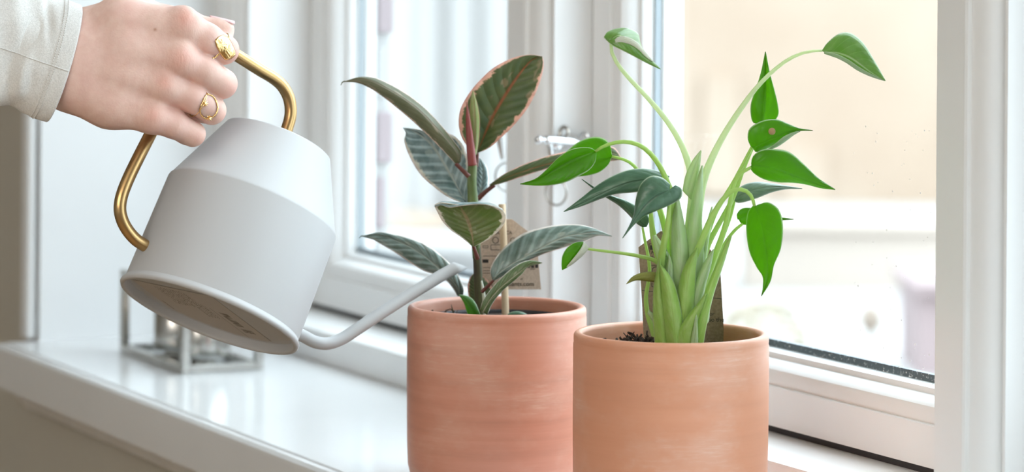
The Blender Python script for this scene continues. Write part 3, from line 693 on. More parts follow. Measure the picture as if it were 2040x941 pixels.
# I front left
o = leaf(T - .02, [(1186,301,0),(1178,295,2),(1157,294,5),(1135,299,6),(1112,314,5),(1090,337,3),(1068,356,0),(1036,367,0)],
 [(1186,302,-2),(1172,306,-6),(1155,312,-8),(1135,321,-8),(1112,333,-6),(1088,348,-4),(1064,360,-1),(1036,367,0)],
 [(1188,304,0),(1186,322,3),(1175,338,6),(1155,350,7),(1128,363,6),(1100,369,4),(1070,370,2),(1036,367,0)], M_lf_bright, pot2)
pet(T - .02, [(1186,302,0),(1200,293,0),(1222,285,0),(1250,283,0),(1277,291,0),(1300,311,0),(1318,338,0),(1330,365,0),(1338,400,-8),(1340,440,-30),(1342,500,-50),(1345,560,-60),(1345,685,-60)], [2.6,3.2,3.8,4.2,4.6,5,5.3,5.8,7,8,8,8,8], M_pet, o)
# K
o = leaf(T - .005, [(1334,352,0),(1318,343,-6),(1290,337,-10),(1258,338,-12),(1225,349,-10),(1192,368,-7),(1158,395,-3),(1123,422,0)],
 [(1330,357,6),(1312,356,8),(1285,358,9),(1255,363,9),(1222,375,8),(1190,390,5),(1158,406,2),(1123,422,0)],
 [(1325,368,6),(1308,376,4),(1285,380,2),(1255,384,0),(1225,387,0),(1192,398,0),(1158,411,0),(1123,422,0)], M_lf_dark, pot2)
pet(T - .005, [(1330,358,0),(1340,385,-5),(1338,420,-5),(1328,460,-5),(1318,510,-5),(1318,560,-5),(1320,685,-5)], [3,4,5,6,8,10,12], M_pet, o)
# L front
o = leaf(T - .035, [(1335,368,0),(1320,355,-4),(1297,351,-8),(1277,367,-8),(1267,398,-6),(1263,428,-3),(1253,452,0),(1240,475,0)],
 [(1334,378,4),(1322,384,6),(1306,392,8),(1290,405,8),(1276,421,7),(1264,438,4),(1252,456,2),(1240,475,0)],
 [(1345,369,0),(1358,376,-4),(1357,394,-6),(1336,408,-4),(1310,419,0),(1284,431,0),(1263,448,0),(1240,475,0)], M_lf_dark, pot2, bulge=(7,5), label='dark glossy heart-shaped leaf in front')
pet(T - .03, [(1334,380,-4),(1333,410,-2),(1331,440,0),(1325,475,-10),(1318,510,-30),(1315,550,-60),(1315,600,-80),(1322,685,-80)], [3,4,5,6,7.5,8,9,9], M_pet, o)
# M behind diagonal
o = leaf(T + .012, [(1294,440,0),(1290,428,2),(1272,413,4),(1245,399,4),(1215,389,3),(1188,376,1),(1159,357,0)],
 [(1288,452,0),(1276,443,4),(1258,425,6),(1238,407,5),(1215,393,3),(1190,378,1),(1159,357,0)],
 [(1280,453,0),(1268,445,-2),(1252,427,-4),(1232,409,-4),(1210,395,-2),(1186,379,-1),(1159,357,0)], M_lf_dark, pot2)
pet(T + .012, [(1280,453,0),(1285,480,0),(1291,510,0),(1294,538,0),(1291,565,0),(1287,592,0),(1290,625,2),(1300,655,2),(1310,685,2)], [2.2,2.8,3.3,3.6,3.8,4.2,5,6.5,8], M_pet, o)
# N small left, folded
o = leaf(T - .01, [(1160,482,0),(1145,484,4),(1130,494,6),(1121,509,5),(1119,524,3),(1120,538,0)],
 [(1163,483,0),(1156,494,6),(1147,506,8),(1138,518,7),(1128,530,4),(1120,538,0)],
 [(1171,494,0),(1162,505,-2),(1150,517,-3),(1140,525,-2),(1130,533,0),(1120,538,0)], M_lf_bright, pot2, N=4, M=20, bulge=(3,1), label='small folded leaf at the end of the level left stem')
pet(T - .01, [(1168,496,0),(1200,500,0),(1240,505,0),(1275,511,-4),(1305,520,-6),(1325,540,-6),(1335,600,-6),(1340,685,-6)], [2.4,2.8,3.2,3.8,4.4,5.5,7,8], M_pet, o)
leaf(T - .01, [(1163,482,2),(1158,494,10),(1148,508,12),(1138,520,11),(1129,531,6)],
 [(1168,487,4),(1162,500,9),(1151,512,11),(1140,523,10),(1129,532,6)],
 [(1173,494,2),(1164,506,5),(1152,517,6),(1141,526,6),(1130,533,4)], M_lf_white, o, M=14, N=3, bulge=(0,0), name='leaf_fold')
# O yellowing
o = leaf(T - .02, [(1325,550,0),(1310,544,0),(1293,542,2),(1275,545,3),(1260,552,2),(1248,566,0)],
 [(1325,552,0),(1310,551,3),(1293,550,5),(1277,551,5),(1262,556,3),(1248,566,0)],
 [(1325,560,0),(1310,562,0),(1294,561,0),(1280,559,0),(1265,559,0),(1248,566,0)], M_lf_yellow, pot2, N=4, M=18, bulge=(2,2), label='small yellowing leaf tip')
# P left rising sheath stem behind
o = pet(T + .0, [(1296,420,0),(1300,460,0),(1308,495,0),(1318,530,0),(1328,570,0),(1335,685,0)], [4,6,8,9,10,11], M_pet, pot2, name='stem')
# sheaths
def sheath(L, R, z, m, bl=10, dep=D2 - .012, zc=6):
    n = max(len(L), len(R))
    l2 = catmull([Vector((a, b, 0)) for a, b in L], 9); r2 = catmull([Vector((a, b, 0)) for a, b in R], 9)
    mid = [((a.x+b.x)/2, (a.y+b.y)/2, z + zc) for a, b in zip(l2, r2)]
    return leaf(dep, [(a.x, a.y, z) for a in l2], mid, [(a.x, a.y, z) for a in r2], m, pot2, M=24, N=6, bulge=(bl*.4, bl*.4), name='sheath')
sheath([(1338,600),(1338,540),(1338,480),(1340,430),(1345,385)], [(1375,600),(1374,540),(1370,490),(1362,440),(1350,385)], 8, M_sheath_pale, zc=14)
sheath([(1362,560),(1368,500),(1372,440),(1382,380),(1398,330)], [(1402,560),(1402,500),(1398,440),(1400,390),(1400,330)], 0, M_sheath_pale, zc=12)
sheath([(1380,560),(1390,520),(1402,470),(1412,430),(1418,412)], [(1397,560),(1406,520),(1413,470),(1419,435),(1419,412)], -8, M_sheath_pale, zc=4)
sheath([(1360,380),(1366,350),(1380,320),(1396,300)], [(1378,400),(1386,370),(1393,340),(1397,300)], -10, M_sheath_pale, zc=3)
sheath([(1300,470),(1305,500),(1315,530),(1325,560)][::-1], [(1306,468),(1322,490),(1334,515),(1342,550)][::-1], 6, M_sheath_pale, zc=4)
sheath([(1322,560),(1330,520),(1331,505),(1322,490)], [(1342,570),(1341,540),(1338,520),(1324,490)], 14, M_sheath_pale, zc=6)
sheath([(1343,690),(1345,620),(1352,565),(1366,525),(1388,494)], [(1385,690),(1384,640),(1384,590),(1386,540),(1390,494)], 26, M_sheath, zc=14)
sheath([(1364,690),(1370,620),(1385,565),(1405,520),(1421,497)], [(1392,690),(1395,630),(1404,575),(1416,530),(1422,497)], 16, M_sheath_pale, zc=10)
sheath([(1305,690),(1301,630),(1302,575),(1307,545),(1314,515)], [(1340,690),(1333,630),(1322,575),(1318,545),(1316,515)], 30, M_sheath, zc=14)
sheath([(1327,690),(1322,640),(1318,590),(1315,555),(1314,528)], [(1364,690),(1360,640),(1350,590),(1338,555),(1316,528)], 40, M_sheath, zc=14)
sheath([(1340,695),(1350,660),(1368,632),(1390,605),(1405,585)], [(1383,695),(1383,670),(1388,645),(1398,615),(1408,585)], 44, M_sheath, zc=12)
sheath([(1374,695),(1378,670),(1383,640),(1388,610)], [(1390,695),(1390,670),(1389,645),(1388,610)], 50, M_sheath_pale, zc=4)
sheath([(1370,695),(1385,640),(1405,580),(1430,520),(1452,470)], [(1400,695),(1408,645),(1422,585),(1442,525),(1458,470)], 34, M_sheath, zc=8)
sheath([(1290,625),(1300,640),(1306,660),(1310,690)][::-1], [(1292,618),(1303,628),(1312,645),(1318,690)][::-1], 20, M_sheath_pale, zc=4)
sheath([(1398,660),(1402,640),(1406,610),(1410,590)], [(1412,640),(1413,625),(1413,605),(1410,590)], 10, M_sheath_pale, zc=3)

# ---------------------------------------------------------------- rubber plant
T = D1
pet(T, [(956,640,0),(955,600,0),(953,560,0),(951,520,0),(948,480,0)], [10,9.5,9,8.5,8.5], M_bark, pot1, name='stem', label='brown woody lower stem')
pet(T, [(950,515,0),(947,470,0),(943,430,0),(942,400,0),(940,365,0),(941,325,0)], [8.6,9,10,10.5,9.5,9], M_stem, pot1, name='stem', label='green upper stem')
pet(T, [(965,632,4),(964,605,4),(962,580,4),(958,560,4)], [4,4,4,3], M_lf_white, pot1, name='sap_scar', label='pale cut side shoot')
o = leaf(T + .01, [(950,305,0),(928,288,4),(915,258,6),(916,222,6),(931,191,4),(956,160,0),(988,132,-6),(1024,115,-10),(1056,109,-14),(1080,113,-14)],
 [(951,304,-2),(962,278,-8),(975,248,-10),(988,222,-12),(1003,196,-13),(1018,172,-14),(1033,150,-15),(1047,132,-16),(1060,119,-16),(1080,113,-14)],
 [(952,305,0),(974,295,6),(1000,273,10),(1028,245,10),(1050,217,8),(1066,188,4),(1076,162,0),(1082,140,-6),(1083,124,-10),(1080,113,-14)], M_rb_under, pot1, M=40, N=8, ripple=.8, label='tall upright leaf with an orange-pink margin and dark red midrib')
pet(T + .01, [(951,306,0),(950,315,-4),(948,332,-6)], [3.5,4,4.5], M_red_pet, o)
o = leaf(T - .01, [(918,322,0),(919,305,0),(905,283,-8),(877,248,-14),(845,215,-18),(812,189,-18),(778,169,-14),(745,155,-8),(715,154,-2),(686,163,0)],
 [(915,325,2),(910,304,8),(892,280,10),(862,247,10),(832,217,10),(802,195,10),(770,176,9),(740,162,6),(714,157,3),(686,163,0)],
 [(908,327,0),(896,314,4),(875,292,6),(850,267,6),(822,241,6),(795,218,6),(765,194,5),(738,176,4),(712,165,2),(686,163,0)], M_rb_olive, pot1, M=40, N=7, label='long leaf arching to the upper left, olive underside')
tube('tip', [P(688, 162, T-.01), P(682, 164, T-.01), P(679, 170, T-.01)], [.0006, .0004, .0002], M_rb_olive, o, 6, 6)
pet(T - .01, [(908,326,0),(920,338,0),(934,352,0)], [4,4.2,5], M_red_pet, o)
o = leaf(T + .03, [(928,407,0),(895,394,0),(865,373,0),(838,348,0),(820,320,0),(809,295,2),(805,277,4),(809,265,4),(803,255,4)],
 [(929,404,-4),(914,378,-4),(900,352,-4),(885,327,-4),(871,303,-4),(856,283,-2),(838,269,0),(820,260,2),(803,255,4)],
 [(934,404,2),(936,365,10),(933,325,14),(924,292,16),(905,271,14),(880,262,10),(855,262,8),(828,257,6),(803,255,4)], M_rb_topp, pot1, M=36, N=8, ripple=1.2, label='broad blue-grey leaf behind, left of the stem')
o = leaf(T + .05, [(938,404,0),(944,385,0),(948,360,0),(950,335,0),(955,316,0)], [(948,402,0),(956,385,3),(961,360,4),(962,338,3),(956,316,0)], [(955,400,0),(969,385,0),(973,360,0),(969,332,0),(957,316,0)], M_rb_topp, pot1, M=18, N=4)
o = leaf(T + .02, [(975,369,0),(1000,350,-4),(1030,334,-6),(1065,320,-8),(1100,309,-8),(1140,301,-8),(1185,295,-6),(1222,294,-4),(1239,318,0)],
 [(976,370,2),(1003,357,4),(1034,345,6),(1068,334,8),(1102,325,8),(1140,318,8),(1180,314,6),(1215,312,4),(1239,318,0)],
 [(977,371,0),(1006,363,2),(1036,353,2),(1070,342,2),(1104,333,2),(1140,328,2),(1180,323,2),(1215,321,2),(1239,318,0)], M_rb_under, pot1, M=34, N=6, label='level leaf reaching right behind the other plant, pink lower margin')
pet(T + .02, [(985,369,0),(968,382,-4),(953,396,-8)], [4,4.4,5.5], M_red_pet, o)
o = leaf(T - .05, [(941,491,0),(922,475,2),(900,460,4),(883,443,8),(872,424,14),(866,409,20),(879,404,26),(897,406,30),(915,409,30)],
 [(943,491,0),(941,474,-2),(937,458,-2),(932,442,0),(927,430,4),(922,421,10),(919,414,18),(917,410,26),(915,409,30)],
 [(946,491,0),(966,481,4),(985,468,8),(1000,452,12),(1008,434,16),(1001,418,20),(980,408,24),(950,405,28),(915,409,30)], M_rb_cup, pot1, M=34, N=8, ripple=.6, bulge=(-4,-4), label='cupped leaf facing forward with a cream rim')
pet(T - .045, [(943,490,0),(947,502,-4),(951,515,-14)], [3.6,3.8,5], M_red_pet, o)
# folded-over grey top edge of the cupped leaf
o = leaf(T - .05, [(866,410,20),(878,402,14),(897,402,12),(925,404,12),(955,403,12),(980,406,12),(1001,417,18)],
 [(866,411,21),(878,406,24),(897,408,26),(925,406,26),(955,404,26),(980,409,24),(1001,419,20)],
 [(866,412,21),(879,409,26),(894,414,30),(922,410,32),(955,407,32),(982,411,28),(1001,420,21)], M_rb_topp, pot1, M=24, N=3, bulge=(1,1), name='leaf_rim')
o = leaf(T + .035, [(921,592,0),(924,578,4),(917,558,6),(904,535,6),(886,516,5),(860,495,2),(830,480,0),(790,469,-2),(755,463,-2),(722,471,0)],
 [(916,590,4),(912,574,8),(898,557,9),(880,540,9),(862,524,8),(842,508,6),(815,491,3),(785,478,0),(755,469,-1),(722,471,0)],
 [(912,590,0),(902,574,0),(888,558,0),(868,547,2),(845,540,4),(822,527,4),(798,510,2),(772,494,0),(745,479,-1),(722,471,0)], M_rb_top, pot1, M=40, N=7, ripple=1.3, label='lower left leaf passing behind the spout')
tube('tip', [P(724, 470, T+.035), P(719, 471, T+.035), P(716, 475, T+.035)], [.0006, .0004, .0002], M_rb_top, o, 6, 6)
o = leaf(T - .02, [(913,588,0),(925,589,4),(938,594,6),(948,606,8),(953,618,6),(958,630,0)],
 [(915,589,4),(924,594,8),(933,603,10),(939,613,10),(944,622,8),(950,632,0)],
 [(916,590,0),(921,597,2),(926,607,2),(929,617,2),(933,628,2),(940,636,0)], M_lf_mid, pot1, M=18, N=4, label='small curled green leaf at the pot edge')
o = leaf(T - .02, [(980,556,0),(977,537,-4),(988,513,-8),(1014,485,-12),(1046,464,-14),(1084,453,-14),(1122,448,-12),(1158,449,-8),(1188,457,-4),(1219,471,0)],
 [(982,557,4),(993,546,8),(1014,531,10),(1040,516,11),(1068,502,11),(1097,485,10),(1128,472,8),(1158,467,6),(1188,464,3),(1219,471,0)],
 [(985,559,0),(1004,549,4),(1026,536,6),(1050,521,6),(1078,508,6),(1108,498,5),(1138,489,4),(1164,481,2),(1192,470,1),(1219,471,0)], M_rb_top, pot1, M=40, N=8, ripple=1.4, label='large grey-green leaf reaching right with ribbed surface')
pet(T - .02, [(984,558,0),(974,568,-4),(960,582,-10)], [2.6,3,4], M_red_pet, o)
o = leaf(T - .03, [(957,617,0),(962,600,0),(974,582,2),(993,560,4),(1014,540,4),(1036,525,2),(1058,519,0),(1080,524,0)],
 [(962,622,4),(976,598,8),(991,580,9),(1010,563,9),(1028,549,8),(1042,538,5),(1058,527,2),(1080,524,0)],
 [(971,628,0),(978,610,2),(990,592,3),(1006,575,3),(1024,560,3),(1040,546,2),(1050,533,1),(1080,524,0)], M_rb_top, pot1, M=30, N=5, ripple=.8, label='narrow twisted leaf below the large right one')
o.data.materials[0] = leaf_mat('rubber_leaf_fresh_green', (.10,.17,.06), (.20,.27,.15), margin=(.85,.78,.66), edge=(.9,.85,.76), trans=(.3,.45,.1), tw=.2, rough=.35, ridges=1, mthr=.96, mamt=.1, rib=(.8,.76,.6), vein=.3, sheen=.2)
o = leaf(T + .03, [(942,608,0),(934,590,0),(932,570,0),(937,553,0),(946,543,0)], [(955,608,0),(955,590,4),(954,572,5),(950,556,4),(946,543,0)], [(972,606,0),(981,590,0),(981,575,0),(968,556,0),(946,543,0)], M_rb_under, pot1, M=18, N=4, label='dark green leaf behind the stem base')
o = leaf(T - .0, [(1008,632,0),(1015,624,0),(1030,621,0),(1044,624,0),(1056,632,0)], [(1008,634,4),(1020,630,6),(1032,628,6),(1044,630,4),(1056,634,0)], [(1010,638,0),(1020,638,0),(1032,638,0),(1044,638,0),(1056,636,0)], M_lf_dark, pot1, M=12, N=3, label='small leaf lying on the soil')
# bud
pet(T - .01, [(941,330,0),(938,300,0),(935,265,0),(932,232,0),(930,203,0)], [9,8.6,7,4.2,.6], M_bud_red, pot1, name='bud', label='red pointed bud sheath')
o = leaf(T + .0, [(943,310,0),(938,275,0),(936,235,0),(937,205,0),(942,180,0)], [(946,310,6),(946,275,8),(946,235,7),(944,205,4),(942,180,0)], [(949,308,0),(954,275,0),(955,235,0),(950,205,0),(942,180,0)], M_lf_pale, pot1, M=20, N=4, label='young pale leaf rolled beside the bud')
o.data.materials[0] = leaf_mat('young_leaf', (.34,.42,.14), (.45,.50,.24), margin=(.80,.48,.36), edge=(.75,.35,.25), trans=(.6,.7,.25), tw=.35, mthr=.9, mamt=.1, rib=(.6,.3,.2))

# ---------------------------------------------------------------- care tags
def text_mesh(s, size, m, parent, origin, ux, uy, off, name='printed_text', align='LEFT'):
    cu = bpy.data.curves.new(name, 'FONT'); cu.body = s; cu.size = size; cu.align_x = align; cu.extrude = .00004
    t_ = bpy.data.objects.new(name, cu); C.objects.link(t_)
    dg = bpy.context.evaluated_depsgraph_get(); me = bpy.data.meshes.new_from_object(t_.evaluated_get(dg))
    bpy.data.objects.remove(t_); bpy.data.curves.remove(cu)
    n = ux.cross(uy); b = base_of(parent)
    for v in me.vertices: v.co = origin + ux * v.co.x + uy * v.co.y + n * (off + v.co.z) - b
    me.materials.clear(); me.materials.append(m)
    o = bpy.data.objects.new(name, me); C.objects.link(o); o.parent = parent; return o
def card(parent, pts, th, m, name='card'):
    n = (pts[1] - pts[0]).cross(pts[2] - pts[1]).normalized(); V = [p for p in pts] + [p + n * th for p in pts]; k_ = len(pts)
    Fc = [tuple(range(k_)), tuple(range(2*k_-1, k_-1, -1))] + [(i, (i+1) % k_, (i+1) % k_ + k_, i + k_) for i in range(k_)]
    return fixn(mesh(name, V, Fc, m, parent, False))
def quadbar(parent, x0, y0, x1, y1, pl, m=M_ink, name='printed_bar'):
    """flat printed bar on the card plane"""
    p0, n = pl
    q_ = [onplane(a, b, p0, n) + n * .0002 for a, b in ((x0,y0),(x1,y0),(x1,y1),(x0,y1))]
    return card(parent, q_, .00005, m, name)
def outline(parent, pts, wpx, pl, closed=True):
    p0, n = pl; V, Fc = [], []; kk = len(pts); cyc = kk if closed else kk - 1
    for i in range(cyc):
        a = Vector(pts[i]); b = Vector(pts[(i+1) % kk]); d = (b - a).normalized(); nn = Vector((-d.y, d.x)) * wpx / 2
        c_ = len(V)
        for q_ in (a + nn, b + nn, b - nn, a - nn): V.append(onplane(q_.x, q_.y, p0, n) + n * .0002)
        Fc.append((c_, c_+1, c_+2, c_+3))
    return mesh('printed_line', V, Fc, M_ink, parent, False)
def circ(cx_, cy_, r, n=20): return [(cx_ + r*math.cos(2*PI*i/n), cy_ + r*math.sin(2*PI*i/n)) for i in range(n)]
# tag 1 with wooden stick
p0 = P(1010, 560, D1 + .035); nrm = (-Fv + Rv * .05).normalized(); pl1 = (p0, nrm)
tg1 = thing('plant_tag', P(1003, 640, D1 + .03), 'light kraft card tag on a wooden stick behind the rubber plant', 'plant tag')
pp = lambda x, y, pl: onplane(x, y, *pl)
card(tg1, [pp(x, y, pl1) for x, y in ((957,577),(1078,577),(1068,474),(1020,437),(1000,437),(957,468))][::-1], .0006, M_kraft)
ux = (pp(1060, 566, pl1) - pp(980, 566, pl1)).normalized(); uy = Vector((0, 0, 1)); s1 = (D1 + .035) / FPX
text_mesh('ELASTICA', 9.5*s1, M_ink, tg1, pp(979, 467, pl1), ux, uy, .0002)
text_mesh('plants.com', 12.5*s1, M_ink, tg1, pp(1010, 570, pl1), ux, uy, .0002)
text_mesh('of', 6*s1, M_ink, tg1, pp(1036, 558, pl1), ux, uy, .0002)
for yy, x0_, x1_ in ((510, 962, 1000), (533, 962, 985), (539, 962, 983), (544, 962, 978), (536, 1056, 1066)):
    quadbar(tg1, x0_, yy, x1_, yy + 1.1, pl1, name='printed_line')
quadbar(tg1, 961, 517, 973, 524, pl1)
for x_ in (1050, 1058, 1066): quadbar(tg1, x_, 527, x_ + 6, 534, pl1)
outline(tg1, circ(987, 479, 6), 1.3, pl1); outline(tg1, circ(1022, 479, 5), 1.2, pl1)
outline(tg1, [(978,488),(998,488),(998,498),(978,498)], 1, pl1); outline(tg1, [(962,490),(972,490),(972,494),(962,494)], 1, pl1)
tube('stick', [P(1008, 660, D1 + .028), P(1005, 560, D1 + .029), P(1003, 480, D1 + .030), P(1000, 407, D1 + .031)], [.0026]*4, M_wood, tg1, 12, 16)
# tag 2
p0 = P(1350, 600, D2 + .045); pl2 = (p0, (-Fv).normalized())
tg2 = thing('plant_tag', P(1360, 690, D2 + .045), 'dark brown kraft card tag stuck behind the pale green stems', 'plant tag')
card(tg2, [pp(x, y, pl2) for x, y in ((1283,690),(1443,690),(1441,643),(1434,518),(1426,508),(1390,474),(1372,461),(1316,461),(1272,493),(1279,600))][::-1], .0007, M_kraft2)
ux = Rv.copy(); s2 = (D2 + .045) / FPX
for txt, sz, x_, y_ in (('A', 9, 1297, 506), ('B', 9, 1297, 516), ("L'", 13, 1297, 572), ('W', 12, 1299, 615), ('al v', 11, 1294, 629), ('or', 11, 1413, 629), ('so the', 12, 1412, 641), ('NT', 9, 1332, 501)):
    text_mesh(txt, sz*s2, M_ink, tg2, pp(x_, y_, pl2), ux, uy, .0002)
outline(tg2, [(1293,486),(1306,486),(1306,520),(1293,520)], 1, pl2); quadbar(tg2, 1295, 489, 1303, 498, pl2)
outline(tg2, [(1295,529),(1320,529),(1320,552),(1295,552)], 1, pl2); outline(tg2, circ(1307, 540, 8), 1.4, pl2)
outline(tg2, circ(1388, 512, 20, 30), 1.2, pl2)
outline(tg2, [(1279,579),(1438,596)], 1, pl2, False)
tube('stick', [P(1336, 690, D2 + .048), P(1336, 560, D2 + .048), P(1333, 480, D2 + .048)], [.0015]*3, M_wood, tg2, 8, 12)

# ================================================================ WATERING CAN
TC = 2.24; sc = TC / FPX
C0 = P(416, 630, TC)
ray = (C0 - CAM).normalized()
imr = (cx - ray * cx.dot(ray)).normalized(); imu = imr.cross(ray).normalized()
if imu.z < 0: imu = -imu
d2 = (imr * .362 + imu * .932).normalized(); lat = (imr * .932 - imu * .362).normalized()
TILT = math.radians(12.0)
axis = (d2 * math.cos(TILT) + ray * math.sin(TILT)).normalized()
toward = axis.cross(lat).normalized()
if toward.dot(ray) > 0: toward = -toward
can = thing('watering_can', C0, 'pale grey metal watering can with a brass handle and slim spout, tilted to pour', 'watering can')
S = sc
Hs, Ht = 240*S, 385*S
body = [(184*S, 12*S), (184*S, 20*S), (181*S, Hs - 4*S), (180*S, Hs), (177*S, Hs + 4*S), (114*S, Ht - 2*S), (113*S, Ht), (111*S, Ht + 1*S), (109.5*S, Ht - 1*S), (174*S, Hs + 1*S), (177*S, Hs - 6*S), (180*S, 30*S), (.0001, 30*S)]
lathe('body', body, C0, M_can, can, axis, lat, 160)
rim = [(179*S, 24*S), (178.5*S, 4*S), (179.5*S, 0), (183*S, -2.5*S), (188*S, -1*S), (190.5*S, 3*S), (190*S, 7*S), (187*S, 11*S), (184.2*S, 15*S), (183*S, 18*S)]
lathe('base_rim', rim, C0, M_can, can, axis, lat, 160)
lathe('base_plate', [(.0001, 21*S), (168*S, 21*S), (174*S, 20*S), (179.2*S, 18*S)], C0, M_can, can, axis, lat, 160)
# sticker on the base plate
plb = (C0 + axis * (20.2*S), axis)
a_ = onplane(387, 649, *plb); b_ = onplane(262, 557, *plb); c_ = onplane(482, 645, *plb)
e1 = (b_ - a_).normalized(); e2 = (c_ - a_); e2 = (e2 - e1 * e2.dot(e1)).normalized()
Ls, Ws = (b_ - a_).length, .070
gv, gf, gu = [], [], []
poly = [a_, b_, b_ + e2 * Ws, a_ + e2 * Ws]
o = mesh('sticker', poly, [(0, 1, 2, 3)], M_sticker, can, False, [(1, 0), (0, 0), (0, 1), (1, 1)])
sd = o.modifiers.new('thickness', 'SOLIDIFY'); sd.thickness = .0002; sd.offset = 0
# handle: lies in the plane through the axis turned towards the viewer at its left end
PSI = math.radians(24)
hdir = (lat * math.cos(PSI) - toward * math.sin(PSI)).normalized()       # points to the spout side (right, away)
hn = hdir.cross(axis).normalized(); plh = (C0, hn)
H_ = lambda x, y: onplane(x, y, C0, hn)
hp_ = [(308,498),(300,495),(286,488),(270,477),(255,460),(244,440),(239,418),(242,393),(254,360),(276,314),(298,271),(330,208),(362,146),(384,103),(396,85),(412,78),(430,85),(460,103),(490,122),(520,141),(545,156),(563,172),(575,194),(579,215),(578,235),(572,256),(564,280),(553,310)]
tube('handle', [H_(*p) for p in hp_], [12.6*S]*len(hp_), M_brass, can, 130, 28, label='brushed brass tube handle')
e0 = H_(303, 496); ax0 = (H_(286, 488) - e0).normalized()
lathe('washer', [(.0001, 0), (13.2*S, 0), (13.6*S, 1.6*S), (12*S, 3*S), (.0001, 3*S)], e0 - ax0 * 3*S, M_steel, can, ax0, (0,0,1), 32, 'steel washer')
# spout
sp_ = [(560,640),(585,660),(606,671),(628,682),(652,685),(680,676),(710,657),(755,627),(800,598),(845,570),(880,549),(908,534)]
path = catmull([H_(*p) for p in sp_], 90); rr = [12.8*S]*90
V, Fc = tube_geo(path, rr, 28); Fc = Fc[:-2]
# oblique mouth: pull the upper side back, push the lower side on
tdir = (path[-1] - path[-2]).normalized(); upd = (Zv - tdir * Zv.dot(tdir)).normalized()
for i in range(89*28, 90*28): 
    V[i] = V[i] + tdir * (-(V[i] - path[-1]).dot(upd) / (12.8*S) * 13*S + 13*S)
path2 = path[70:]; V2, F2 = tube_geo(path2, [11.2*S]*20, 28); F2 = F2[:-2]
for i in range(19*28, 20*28): V2[i] = V2[i] + tdir * (-(V2[i] - path[-1]).dot(upd) / (11.2*S) * 13*S + 12.4*S)
kk = len(V); F2 = [tuple(reversed([i + kk for i in f])) for f in F2]; V = V + V2
ring = [(89*28 + i, 89*28 + (i+1) % 28, kk + 19*28 + (i+1) % 28, kk + 19*28 + i) for i in range(28)]
fixn(mesh('spout', V, Fc + F2 + ring, M_can, can))

# ================================================================ HAND
def hw(x, y, z):       # hand coordinates -> world (x, y sight pixels, z nearer in pixels)
    return P(x, y, TC - (z + 62 + 17 + .3 * (y - 170)) * sc)
caps_palm = []
def cap(a, b, ra, rb): return (np.array(a, float), np.array(b, float), ra, rb)
palm = [cap((-10, 78, -26), (140, 110, -22), 50, 60), cap((-10, 50, -28), (140, 82, -26), 44, 50), cap((-10, 110, -26), (140, 152, -24), 46, 58),
        cap((140, 80, -26), (240, 42, -16), 46, 46), cap((240, 42, -14), (362, 54, -4), 46, 35),
        cap((140, 104, -12), (250, 100, -6), 50, 46), cap((250, 100, -6), (354, 115, 2), 44, 35),
        cap((140, 134, -14), (240, 150, -10), 50, 46), cap((240, 150, -10), (322, 170, -2), 44, 33),
        cap((140, 170, -24), (220, 204, -20), 54, 50), cap((220, 204, -20), (300, 232, -10), 47, 33)]
web = [cap((326, 204, -18), (342, 211, -22), 13, 9)]
thenar = [cap((150, 70, -50), (270, 30, -62), 50, 42), cap((270, 34, -62), (370, 44, -80), 38, 27), cap((370, 46, -80), (440, 57, -92), 23, 17.5), cap((436, 57, -92), (452, 59, -92), 17.5, 14.5)]
knob = [cap((364, 42, 6), (368, 46, 5), 29, 27), cap((354, 112, 10), (362, 118, 8), 28, 27), cap((324, 167, 6), (330, 170, 5), 26, 25), cap((302, 228, -2), (308, 231, -3), 27, 26)]
fingers = [
 [cap((364, 50, -6), (412, 78, -20), 33, 31), cap((412, 78, -20), (447, 99, -42), 31, 28.5), cap((447, 99, -42), (440, 88, -84), 27, 23), cap((440, 88, -84), (400, 80, -118), 22, 19)],
 [cap((356, 114, 0), (405, 140, -18), 33, 31), cap((405, 140, -18), (443, 167, -52), 31.5, 29), cap((443, 167, -52), (430, 168, -100), 28, 24), cap((430, 168, -100), (370, 160, -112), 23, 19)],
 [cap((324, 168, -4), (382, 194, -20), 31, 29.5), cap((382, 194, -20), (422, 220, -50), 30, 28), cap((422, 220, -50), (408, 222, -98), 26, 23), cap((408, 222, -98), (345, 210, -112), 22, 18)],
 [cap((300, 232, -10), (345, 247, -20), 30, 28), cap((345, 247, -20), (384, 267, -44), 28, 25), cap((384, 267, -44), (372, 268, -86), 23, 20), cap((372, 268, -86), (318, 252, -108), 19, 16)]]
def sdcap(p, c):
    a, b, ra, rb = c; ab_ = b - a; q_ = p - a
    h = np.clip((q_ @ ab_) / (ab_ @ ab_), 0, 1)
    return np.linalg.norm(q_ - h[..., None] * ab_, axis=-1) - (ra + (rb - ra) * h)
def smin(a, b, k_):
    h = np.clip(.5 + .5 * (b - a) / k_, 0, 1); return b * (1 - h) + a * h - k_ * h * (1 - h)
def sdf(p):
    d = None
    for c in palm:
        q_ = sdcap(p, c); d = q_ if d is None else smin(d, q_, 26)
    for c in web: d = smin(d, sdcap(p, c), 12)
    for c in thenar: d = smin(d, sdcap(p, c), 16)
    for c in knob: d = smin(d, sdcap(p, c), 16)
    F_ = None
    for f in fingers:
        g = None
        for c in f: q_ = sdcap(p, c); g = q_ if g is None else smin(g, q_, 9)
        F_ = g if F_ is None else smin(F_, g, 3.5)
    return smin(d, F_, 16)
import openvdb as vdb
ST = 2.5
gx = np.arange(-30, 500, ST); gy = np.arange(-60, 320, ST); gz = np.arange(-160, 70, ST)
G = np.empty((len(gx), len(gy), len(gz)), dtype=np.float32)
YY, ZZ = np.meshgrid(gy, gz, indexing='ij')
for i, xv in enumerate(gx):
    G[i] = sdf(np.stack([np.full_like(YY, xv), YY, ZZ], -1))
grid = vdb.FloatGrid(30.0); grid.copyFromArray(np.clip(G, -30, 30))
